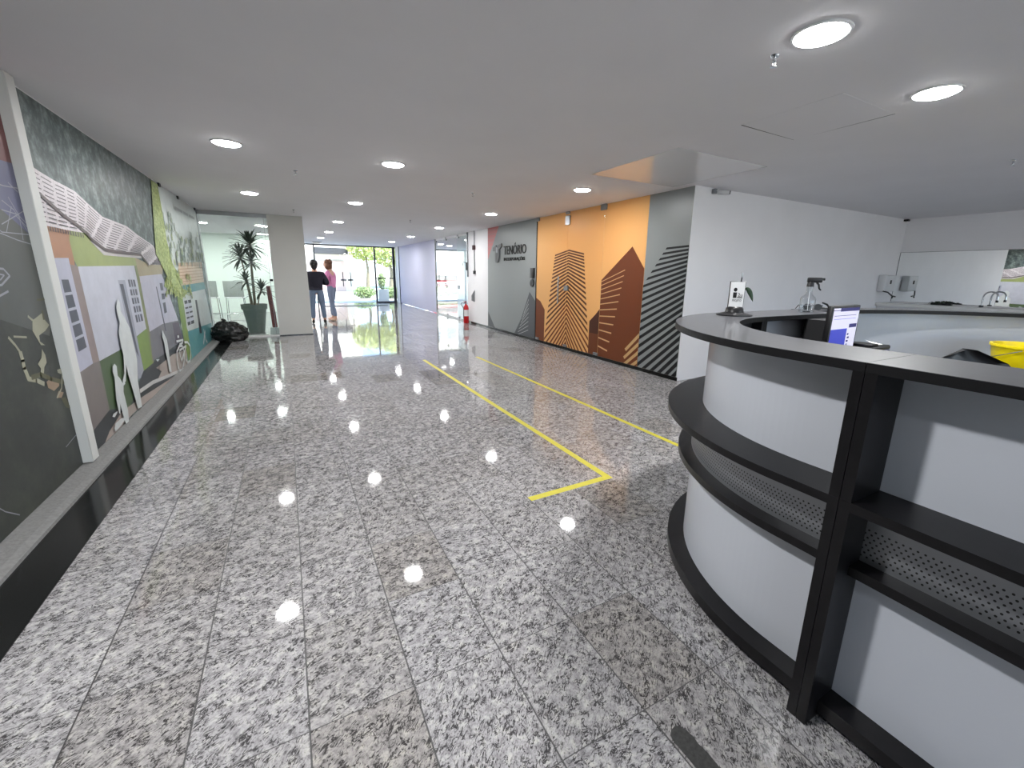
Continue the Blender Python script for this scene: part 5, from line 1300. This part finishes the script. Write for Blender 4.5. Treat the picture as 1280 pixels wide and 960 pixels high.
mb = MB(); mb.lathe([(0, 0.55), (0.02, 0.55), (0.022, 0.58), (0, 0.59)], 'steel', 12); mb.rbox(-0.085, 0.03, -0.012, 0.012, 0.585, 0.605, 'red', 0.004, 1); mb.rbox(-0.08, 0.01, -0.01, 0.01, 0.62, 0.635, 'black', 0.004, 1); mb.tube([(0.0, 0, 0.59), (0.01, 0, 0.63)], 0.006, 'steel', 6); obj('valve', mb, t, world=False)
mb = MB(); mb.tube([(-0.02, 0, 0.57), (-0.08, -0.03, 0.60), (-0.15, -0.05, 0.58), (-0.17, -0.05, 0.53), (-0.13, -0.05, 0.49), (-0.09, -0.04, 0.42), (-0.087, -0.03, 0.26), (-0.086, -0.03, 0.12)], 0.009, 'black', 8); obj('hose', mb, t, world=False)
t = thing('alarm_conduit', 'dark vertical conduit with alarm boxes on the white right wall', 'alarm conduit', (XR, 11.26, 1.4))
mb = MB(); mb.tube([(XR - 0.02, 11.26, 1.42), (XR - 0.02, 11.26, CH)], 0.013, 'steel', 8); obj('pipe', mb, t)
mb = MB(); mb.rbox(XR - 0.07, XR - 0.002, 11.21, 11.31, 2.02, 2.14, 'keypad', 0.01, 2); obj('alarm_box', mb, t)
mb = MB(); mb.rbox(XR - 0.05, XR - 0.002, 11.21, 11.31, 1.38, 1.47, 'black', 0.008, 2); obj('call_point', mb, t)
t = thing('access_post', 'grey vertical channel with black handset at the edge of the clear glass', 'access reader', (XR, 11.79, 1.3))
mb = MB(); mb.rbox(XR - 0.03, XR + 0.0005, 11.76, 11.82, 1.30, CH - 0.003, 'steel', 0.004, 1); obj('channel', mb, t)
mb = MB(); mb.rbox(XR - 0.06, XR - 0.028, 11.75, 11.83, 1.48, 1.70, 'black', 0.01, 2); mb.tube([(XR - 0.05, 11.79, 1.68), (XR - 0.14, 11.79, 1.72), (XR - 0.16, 11.79, 1.60)], 0.008, 'black', 6); obj('handset', mb, t)
mb = MB(); mb.add([(XR - 0.002, 11.30, 0.95), (XR - 0.10, 11.30, 0.80), (XR - 0.10, 11.30, 0.66), (XR - 0.002, 11.30, 0.62), (XR - 0.002, 11.31, 0.95), (XR - 0.10, 11.31, 0.80), (XR - 0.10, 11.31, 0.66), (XR - 0.002, 11.31, 0.62)],
    [(0, 1, 2, 3), (7, 6, 5, 4), (0, 4, 5, 1), (1, 5, 6, 2), (2, 6, 7, 3), (3, 7, 4, 0)], 'steel'); tag(obj('sign_bracket', mb), 'small grey plate sticking out of the wall above the extinguisher', 'wall sign')
# ---------------------------------------------------------------- bin bag, plant, chairs
def blob(c, r, seed, m, sq=1.0):
    rnd = random.Random(seed); ph = [(rnd.uniform(2, 7), rnd.uniform(0, 6), rnd.uniform(2, 8), rnd.uniform(0, 6)) for _ in range(7)]
    vs = []; n, h_ = 56, 32
    for i in range(h_ + 1):
        t_ = PI * i / h_
        for j in range(n):
            a = 2 * PI * j / n; q = sum(math.sin(p[0] * a + p[1] + 3 * math.sin(p[2] * t_ + p[3])) for p in ph) / 7
            k = 1 + 0.16 * q + 0.05 * math.sin(9 * a + 6 * math.sin(3 * t_ + q * 5)) + 0.03 * math.sin(17 * t_ + 7 * a + 9 * q); z = r[2] * math.cos(t_) * k
            ii = round(0); vs.append((c[0] + r[0] * math.sin(t_) * math.cos(a) * k, c[1] + r[1] * math.sin(t_) * math.sin(a) * k, max(0.0, c[2] + z)))
    mb = MB(); fs = [(i * n + j, (i + 1) * n + j, (i + 1) * n + (j + 1) % n, i * n + (j + 1) % n) for i in range(h_) for j in range(n)]
    mb.add(vs, fs, m, True); return mb
t = thing('rubbish_bag', 'crumpled black plastic rubbish bag on the floor by the end of the mural', 'rubbish bag', (-1.07, 10.30, 0))
mb = blob((0.0, 0.0, 0.16), (0.31, 0.24, 0.21), 5, 'bag'); mb2 = blob((-0.11, 0.03, 0.27), (0.15, 0.13, 0.12), 9, 'bag')
mb.add(mb2.v, mb2.f, 'bag', True); obj('sack', mb, t, world=False)
mb = MB(); mb.tube([(-0.10, 0.02, 0.36), (-0.09, 0.02, 0.40), (-0.08, 0.01, 0.42)], [0.02, 0.025, 0.045], 'bag', 8); obj('knot', mb, t, world=False)
t = thing('potted_dracaena', 'tall potted dracaena with spiky leaf crowns, behind the glass by the column', 'potted plant', (-0.68, 11.56, 0))
mb = MB(); mb.lathe([(0, 0.0), (0.15, 0.0), (0.155, 0.01), (0.232, 0.52), (0.255, 0.53), (0.262, 0.64), (0.24, 0.64), (0.225, 0.56), (0, 0.56)], 'pot', 32); obj('pot', mb, t, world=False)
mb = MB(); mb.lathe([(0, 0.585), (0.22, 0.580)], 'soil', 24); obj('soil', mb, t, world=False)
stems = [((0.02, 0.0), (0.06, 0.02, 1.98), 0.028, 0.50, 70), ((-0.02, 0.03), (-0.15, 0.05, 1.72), 0.018, 0.42, 50), ((0.03, -0.03), (0.06, -0.03, 1.62), 0.014, 0.36, 36), ((-0.05, -0.02), (-0.10, -0.02, 1.20), 0.014, 0.32, 30), ((0.07, 0.02), (0.18, 0.0, 1.00), 0.014, 0.38, 30)]
for (bx_, by_), (tx, ty, tz), r_, ln, cnt in stems:
    mb = MB(); mb.tube([(bx_, by_, 0.57), ((bx_ * .6 + tx * .4), by_, 0.57 + (tz - .57) * .5), (tx, ty, tz)], [r_, r_ * .9, r_ * .7], 'bark', 8); st = obj('stem', mb, t, world=False)
    mb = MB(); mb.keep = True
    for i in range(cnt):
        a = i * 2.4; el = 1.35 - 1.75 * (i / cnt); l = ln * random.uniform(.75, 1.0)
        blade(mb, (tx, ty, tz - 0.10 * (i / cnt)), (math.cos(a) * math.cos(el), math.sin(a) * math.cos(el), math.sin(el)), l, 0.046, 0.30, 'leaf', 6)
    obj('leaf_crown', mb, st, world=False)
mb = MB(); mb.tube([(-0.300, 11.02, 0.16), (-0.312, 11.03, 0.5), (-0.335, 11.04, 0.85), (-0.345, 11.05, 1.06)], [0.05, 0.05, 0.045, 0.04], 'darkred', 12); t = thing('rolled_mat', 'dark red rolled mat standing upright between the palm pot and the column', 'rolled mat', (-0.30, 11.02, 0)); obj('roll', mb, t)
mb = MB(); mb.rbox(-0.40, -0.20, 10.94, 11.12, 0.0, 0.16, 'white', 0.02, 2); obj('stand', mb, t)
def bar_chair(x, y, lab):
    t = thing('bar_chair', lab, 'chair', (x, y, 0), 'white chairs in the meeting room')
    mb = MB(); mb.rbox(-0.245, 0.245, -0.235, -0.215, 0.61, 1.07, 'chairgrey', 0.008, 2); obj('backrest', mb, t, world=False, label='grey-white square backrest')
    mb = MB(); mb.rbox(-0.24, 0.24, -0.23, 0.22, 0.575, 0.60, 'white', 0.01, 2); obj('seat', mb, t, world=False)
    for sx in (-1, 1):
        for sy in (-1, 1):
            mb = MB(); mb.tube([(sx * 0.21, sy * 0.20, 0.58), (sx * 0.235, sy * 0.235, 0.0)], 0.009, 'chrome', 8); obj('leg', mb, t, world=False)
    mb = MB(); q = [(-0.232, -0.23, 0.12), (0.232, -0.23, 0.12), (0.232, 0.23, 0.12), (-0.232, 0.23, 0.12), (-0.232, -0.23, 0.12)]; mb.tube(q, 0.007, 'chrome', 6)
    for s in (-1, 1): mb.tube([(s * 0.2, -0.225, 0.58), (s * 0.2, -0.225, 1.0)], 0.008, 'chrome', 6)
    obj('footrest', mb, t, world=False); return t
bar_chair(-1.36, 15.5, 'white high chair on thin chrome legs, left of the palm behind the glass')
bar_chair(-2.0, 15.5, 'white high chair half hidden behind the end of the mural')
# ================================================================ OUTSIDE
sb = MB(); sb.box(-30, 40, 21.1, 70, -0.12, -0.02, 'concrete'); o = obj('ground_outside', sb); o['kind'] = 'structure'
t = thing('neighbour_building', 'bright cream building across the street, seen through the entrance glass', 'building', (5, 34, 0))
mb = MB(); mb.box(-20, 4.6, 34, 38, -0.02, 6.5, 'facade'); mb.box(8.5, 26, 36, 40, -0.02, 9, 'facade'); obj('wall', mb, t)
mb = MB(); mb.box(1.6, 3.8, 33.9, 34.0, -0.02, 2.1, 'gate'); obj('shutter', mb, t)
mb = MB(); mb.box(1.9, 4.0, 33.0, 34.0, 2.55, 2.95, 'canopy'); obj('canopy', mb, t)
for x in (9.2, 10.6, 12.0, 13.4):
    for z in (1.2, 3.2): mb = MB(); mb.box(x, x + 0.9, 35.95, 36.0, z, z + 1.1, 'steel'); obj('window', mb, t)
def leaf_cloud(c, r, cnt, size, m, seed):
    rnd = random.Random(seed); mb = MB(); mb.keep = True
    for i in range(cnt):
        while True:
            p = Vector((rnd.uniform(-1, 1), rnd.uniform(-1, 1), rnd.uniform(-1, 1)))
            if p.length < 1: break
        q = Vector((c[0] + p.x * r[0], c[1] + p.y * r[1], c[2] + p.z * r[2])); a = Vector((rnd.uniform(-1, 1), rnd.uniform(-1, 1), rnd.uniform(-1, 1))).normalized(); b = a.orthogonal().normalized()
        mb.add([q - a * size, q - b * size * .5, q + a * size, q + b * size * .5], [(0, 1, 2, 3)], m)
    return mb
def tree(x, y, h_, r, lab, seed, m='tree'):
    t = thing('street_tree', lab, 'tree', (x, y, 0), 'trees outside the entrance')
    mb = MB(); mb.tube([(x, y, 0), (x + .1, y, h_ * .5), (x, y, h_ * .8)], [0.14, 0.1, 0.06], 'bark', 8); obj('trunk', mb, t)
    obj('crown', leaf_cloud((x, y, h_), (r, r, r * .8), 1600, 0.13, m, seed), t)
tree(5.0, 32, 3.1, 1.25, 'yellow-green tree outside, left of the door post', 3); tree(5.75, 28, 2.7, 1.3, 'yellow-green tree outside, right of the door post', 4)
def hedge(x0, x1, y, lab, seed):
    t = thing('hedge', lab, 'hedge', ((x0 + x1) / 2, y, 0), 'low hedges outside')
    mb = leaf_cloud(((x0 + x1) / 2, y, 0.30), ((x1 - x0) / 2 * 1.1, 0.30, 0.32), 900, 0.07, 'hedge', seed); obj('leaves', mb, t)
    mb = MB()
    for i in range(5): x = x0 + (x1 - x0) * (i + .5) / 5; mb.tube([(x, y, -.02), (x + .03, y, .5)], 0.012, 'bark', 6)
    obj('stems', mb, t)
hedge(3.2, 4.3, 25, 'low leafy hedge outside, left of the door post', 11); hedge(4.6, 5.6, 24.5, 'low leafy hedge outside, right of the door post', 12); hedge(7.6, 9.6, 26, 'low hedge outside the side room windows', 13)
t = thing('potted_shrub', 'small potted shrub in a pale planter outside, right of the door post', 'potted shrub', (4.25, 22.6, 0))
mb = MB(); mb.rbox(4.0, 4.5, 22.4, 22.8, -0.02, 0.55, 'marble', 0.02, 2); obj('planter', mb, t); obj('leaves', leaf_cloud((4.22, 22.6, 0.95), (0.20, 0.2, 0.45), 500, 0.06, 'hedge', 21), t)
mb = MB(); mb.tube([(4.22, 22.6, .5), (4.22, 22.6, 1.1)], 0.015, 'bark', 6); obj('stem', mb, t)
t = thing('parked_car', 'red car parked outside the side room windows', 'car', (9.6, 29, 0))
mb = MB(); mb.rbox(7.8, 11.6, 28.2, 29.8, 0.25, 0.85, 'carred', 0.12, 4); mb.rbox(8.6, 10.9, 28.3, 29.7, 0.8, 1.38, 'carred', 0.2, 4); obj('body', mb, t)
mb = MB(); mb.rbox(8.75, 10.75, 28.28, 28.32, 0.92, 1.25, 'black', 0.01, 1); obj('side_window', mb, t)
for x in (8.5, 10.8):
    mb = MB(); n = 20; vs = [(x + 0.31 * math.cos(2 * PI * j / n), yy, 0.29 + 0.31 * math.sin(2 * PI * j / n)) for yy in (28.15, 28.35) for j in range(n)]
    mb.add(vs, [(j, (j + 1) % n, n + (j + 1) % n, n + j) for j in range(n)] + [tuple(range(n)), tuple(range(n, 2 * n))], 'black'); obj('wheel', mb, t)
# ================================================================ PEOPLE
def smooth_head(mb, c, yaw, m, s=1.0):
    # skull, face, nose, chin and ears as one lump set, later fused with the body
    def P(x, y, z): cs, sn = math.cos(yaw), math.sin(yaw); return (c[0] + (x * cs - y * sn) * s, c[1] + (x * sn + y * cs) * s, c[2] + z * s)
    def B_(x, y, z, rx, ry, rz):
        t = MB(); t.ball((0, 0, 0), (rx, ry, rz), m, 20, 14); mb.add([P(x + v[0], y + v[1], z + v[2]) for v in t.v], t.f, m, True)
    B_(0, 0.0, 0.03, 0.076, 0.094, 0.088); B_(0, 0.028, -0.04, 0.060, 0.064, 0.074); B_(0, 0.052, -0.088, 0.030, 0.030, 0.024)
    B_(0, 0.098, -0.012, 0.011, 0.020, 0.026); B_(0, 0.108, -0.028, 0.015, 0.014, 0.011); B_(0, 0.084, -0.060, 0.024, 0.013, 0.010)
    B_(0, 0.084, 0.022, 0.045, 0.014, 0.010)
    for q in (1, -1): B_(q * 0.078, -0.005, -0.008, 0.009, 0.019, 0.031)
    return P
def hand(wr, d, side, up, verts, edges, root, s=1.0):
    # palm, four curled fingers of unequal length and a thumb leaving the side of the palm
    d = Vector(d).normalized(); side = Vector(side).normalized(); up = Vector(up).normalized(); w = Vector(wr)
    def add(p, r, e): verts.append((p.x, p.y, p.z, r)); edges.append((e, len(verts) - 1)); return len(verts) - 1
    palm = add(w + d * 0.045, (0.030, 0.018), root); pe = palm
    for k, (o_, l) in enumerate(((-0.030, .062), (-0.010, .072), (0.010, .068), (0.030, .052))):
        a = add(w + d * 0.088 + side * o_, 0.0095, pe); b = add(w + d * (0.088 + l * .5) + side * o_ - up * 0.012, 0.0085, a); add(w + d * (0.088 + l * .85) + side * o_ - up * 0.034, 0.0075, b)
    a = add(w + d * 0.03 - side * 0.042, 0.011, palm); b = add(w + d * 0.062 - side * 0.058 - up * 0.008, 0.0095, a); add(w + d * 0.088 - side * 0.060 - up * 0.018, 0.008, b)
def person(name, label, J, loc, yaw, skinm, topm, legm, hairm, shoem, hairfn, headyaw=0.0, loose=1.0, build=1.0):
    t = thing(name, label, 'person', loc); t.rotation_euler = (0, 0, yaw)
    V = []; E_ = []
    def add(p, r, e=None):
        V.append((*p, r)); 
        if e is not None: E_.append((e, len(V) - 1))
        return len(V) - 1
    pel = add(J['pelvis'], (0.135, 0.10)); wa = add(J['waist'], (0.115, 0.085), pel); ch = add(J['chest'], (0.14, 0.10), wa); ne = add(J['neckb'], (0.06, 0.06), ch); nk = add(J['neck'], 0.050, ne); hd = add(J['head'], 0.05, nk)
    for s in ('L', 'R'):
        sh = add(J['sh' + s], 0.050, ch); el = add(J['el' + s], 0.040, sh); wr = add(J['wr' + s], 0.026, el)
        d = Vector(J['wr' + s]) - Vector(J['el' + s]); hand(J['wr' + s], J.get('hd' + s, d), (0, 0, 1), Vector(d).cross(Vector((0, 0, 1))), V, E_, wr)
        hp = add(J['hip' + s], 0.085, pel); kn = add(J['kn' + s], 0.056, hp); an = add(J['an' + s], 0.036, kn); to = add(J['to' + s], (0.034, 0.022), an)
    body = mesh_to_mb(skin(V, E_, 2), skinm)
    P = smooth_head(body, Vector(J['head']), headyaw, skinm, 1.08)
    o = obj('body', remesh(body, 0.0065), t, world=False)
    # eyes on the face
    e = MB()
    for q in (1, -1): e.ball(P(q * 0.030, 0.083, 0.004), 0.009, 'black', 8, 6)
    obj('eyes', e, t, world=False)
    # top
    V2 = []; E2 = []
    def a2(p, r, e=None):
        V2.append((*p, r))
        if e is not None: E2.append((e, len(V2) - 1))
        return len(V2) - 1
    k = loose
    hem = Vector(J['pelvis']) + Vector((0, 0, -0.01))
    w0 = a2(tuple(Vector(J['waist'])), (0.15 * k, 0.115 * k)); h0 = a2(tuple(hem), (0.155 * k, 0.12 * k), w0); c0 = a2(J['chest'], (0.165 * k, 0.12 * k), w0); n0 = a2(J['neckb'], (0.075, 0.07), c0)
    for s in ('L', 'R'):
        sh = a2(J['sh' + s], 0.072 * k, c0); el = a2(J['el' + s], 0.066 * k, sh); f = Vector(J['el' + s]).lerp(Vector(J['wr' + s]), 0.86); a2(tuple(f), 0.045, el)
    obj('sweater', mesh_to_mb(skin(V2, E2, 2), topm), t, world=False)
    V3 = []; E3 = []
    def a3(p, r, e=None):
        V3.append((*p, r))
        if e is not None: E3.append((e, len(V3) - 1))
        return len(V3) - 1
    p0 = a3(J['pelvis'], (0.15, 0.12)); a3(tuple(Vector(J['pelvis']) + Vector((0, 0, 0.13))), (0.13, 0.10), p0)
    for s in ('L', 'R'):
        hp = a3(J['hip' + s], 0.100, p0); mid = Vector(J['hip' + s]).lerp(Vector(J['kn' + s]), .5); md = a3(tuple(mid), 0.090, hp); kn = a3(J['kn' + s], 0.070, md); f = Vector(J['kn' + s]).lerp(Vector(J['an' + s]), 0.92); a3(tuple(f), 0.056, kn)
    obj('jeans', mesh_to_mb(skin(V3, E3, 2), legm), t, world=False)
    for s in ('L', 'R'):
        a, b = Vector(J['an' + s]), Vector(J['to' + s]); d = (b - a); d.z = 0; d.normalize(); heel = a - d * 0.05; heel.z = 0.035
        sv = [(heel.x, heel.y, 0.036, (0.034, 0.034)), ((a + d * .05).x, (a + d * .05).y, 0.036, (0.038, 0.034)), ((a + d * .15).x, (a + d * .15).y, 0.028, (0.042, 0.026)), (a.x, a.y, 0.085, 0.038)]
        obj('shoe', mesh_to_mb(skin(sv, [(0, 1), (1, 2), (0, 3)], 2), shoem), t, world=False)
    hb = MB(); hairfn(hb, P, hairm); obj('hair', remesh(hb, 0.008), t, world=False)
    return t
def hb_ball(mb, P, x, y, z, rx, ry, rz, m):
    t = MB(); t.ball((0, 0, 0), (rx, ry, rz), m, 18, 12); mb.add([P(x + v[0], y + v[1], z + v[2]) for v in t.v], t.f, m, True)
def hair_tied(mb, P, m):
    hb_ball(mb, P, 0, -0.020, 0.042, 0.090, 0.098, 0.095, m); hb_ball(mb, P, 0, -0.055, -0.030, 0.070, 0.055, 0.075, m); hb_ball(mb, P, 0, -0.07, -0.075, 0.040, 0.035, 0.05, m)
def hair_bob(mb, P, m):
    hb_ball(mb, P, 0, -0.022, 0.045, 0.092, 0.098, 0.092, m)
    for q in (1, -1): hb_ball(mb, P, q * 0.062, -0.020, -0.04, 0.034, 0.060, 0.105, m); hb_ball(mb, P, q * 0.060, 0.005, -0.085, 0.030, 0.040, 0.055, m)
    hb_ball(mb, P, 0, -0.060, -0.045, 0.078, 0.045, 0.10, m)
# person in black: back turned, arms folded in front
J1 = dict(pelvis=(0, 0, 0.90), waist=(0, 0.01, 1.06), chest=(0, 0.0, 1.26), neckb=(0, -0.01, 1.38), neck=(0, 0.0, 1.44), head=(0, 0.02, 1.545),
 shL=(-0.185, 0, 1.30), elL=(-0.30, 0.03, 1.05), wrL=(-0.10, 0.22, 1.08), shR=(0.185, 0, 1.30), elR=(0.30, 0.03, 1.05), wrR=(0.10, 0.23, 1.11),
 hipL=(-0.095, 0, 0.86), knL=(-0.115, 0.02, 0.48), anL=(-0.13, -0.01, 0.09), toL=(-0.14, 0.14, 0.03), hipR=(0.095, 0, 0.86), knR=(0.13, 0.02, 0.48), anR=(0.155, -0.02, 0.09), toR=(0.18, 0.13, 0.03))
person('person', 'person with black hair, loose dark sweater and blue jeans, back turned, by the column', J1, (0.70, 13.0, 0), R(0), 'skin', 'navy', 'denim', 'hairb', 'black', hair_tied, 0.0, 1.26)
# person in pink: turned to the left, arms folded
J2 = dict(pelvis=(0, 0, 0.94), waist=(0, 0.0, 1.09), chest=(0.0, 0.0, 1.29), neckb=(0, 0.0, 1.42), neck=(0.0, 0.02, 1.48), head=(0.0, 0.05, 1.585),
 shL=(-0.17, 0, 1.34), elL=(-0.22, 0.06, 1.09), wrL=(-0.02, 0.24, 1.12), shR=(0.17, 0, 1.34), elR=(0.22, 0.07, 1.09), wrR=(0.03, 0.25, 1.15),
 hipL=(-0.09, 0, 0.90), knL=(-0.09, -0.02, 0.50), anL=(-0.10, -0.10, 0.09), toL=(-0.11, 0.06, 0.03), hipR=(0.09, 0, 0.90), knR=(0.09, 0.06, 0.50), anR=(0.09, 0.05, 0.09), toR=(0.09, 0.21, 0.03))
person('person', 'person with brown bob hair, pink sweater and jeans, turned left with folded arms', J2, (1.13, 13.55, 0), R(62), 'skin2', 'pink', 'denim2', 'hairbr', 'shoe', hair_bob, R(0), 1.06)
# ================================================================ LIGHT, SKY AND CAMERA
w = bpy.data.worlds.new('World'); bpy.context.scene.world = w; w.use_nodes = True; nt = w.node_tree
bg = nt.nodes['Background']; sky = nt.nodes.new('ShaderNodeTexSky'); sky.sky_type = 'HOSEK_WILKIE'; sky.turbidity = 4
sky.sun_direction = (0.3, -0.5, 0.8); sky.ground_albedo = 0.5; nt.links.new(sky.outputs[0], bg.inputs[0]); bg.inputs[1].default_value = WORLD
s = bpy.data.lights.new('sun', 'SUN'); s.energy = SUN; s.angle = R(2); so = bpy.data.objects.new('sun', s); C.objects.link(so)
so.rotation_euler = Vector((0.25, -0.55, 0.8)).to_track_quat('Z', 'Y').to_euler()
cam = bpy.data.cameras.new('camera'); co = bpy.data.objects.new('camera', cam); C.objects.link(co)
cam.sensor_width = 36; cam.sensor_fit = 'HORIZONTAL'; cam.lens = 534.489 / 1280 * 36; cam.shift_x = (640 - 655.447) / 1280; cam.shift_y = (468.161 - 480) / 1280
cam.clip_start = 0.05; cam.clip_end = 300
RR = ((0.87779893, -0.47876243, 0.01598639), (-0.09575631, -0.20807018, -0.97341539), (0.46936101, 0.8529322, -0.22848831))
m3 = Matrix((RR[0], tuple(-a for a in RR[1]), tuple(-a for a in RR[2]))).transposed()
co.matrix_world = Matrix.Translation((0, 0, 1.4)) @ m3.to_4x4()
sc = bpy.context.scene; sc.camera = co
sc.view_settings.view_transform = 'Standard'; sc.view_settings.look = 'None'; sc.view_settings.gamma = 1.0; sc.view_settings.exposure = EXPO
try: sc.view_settings.use_curve_mapping = False
except Exception: pass
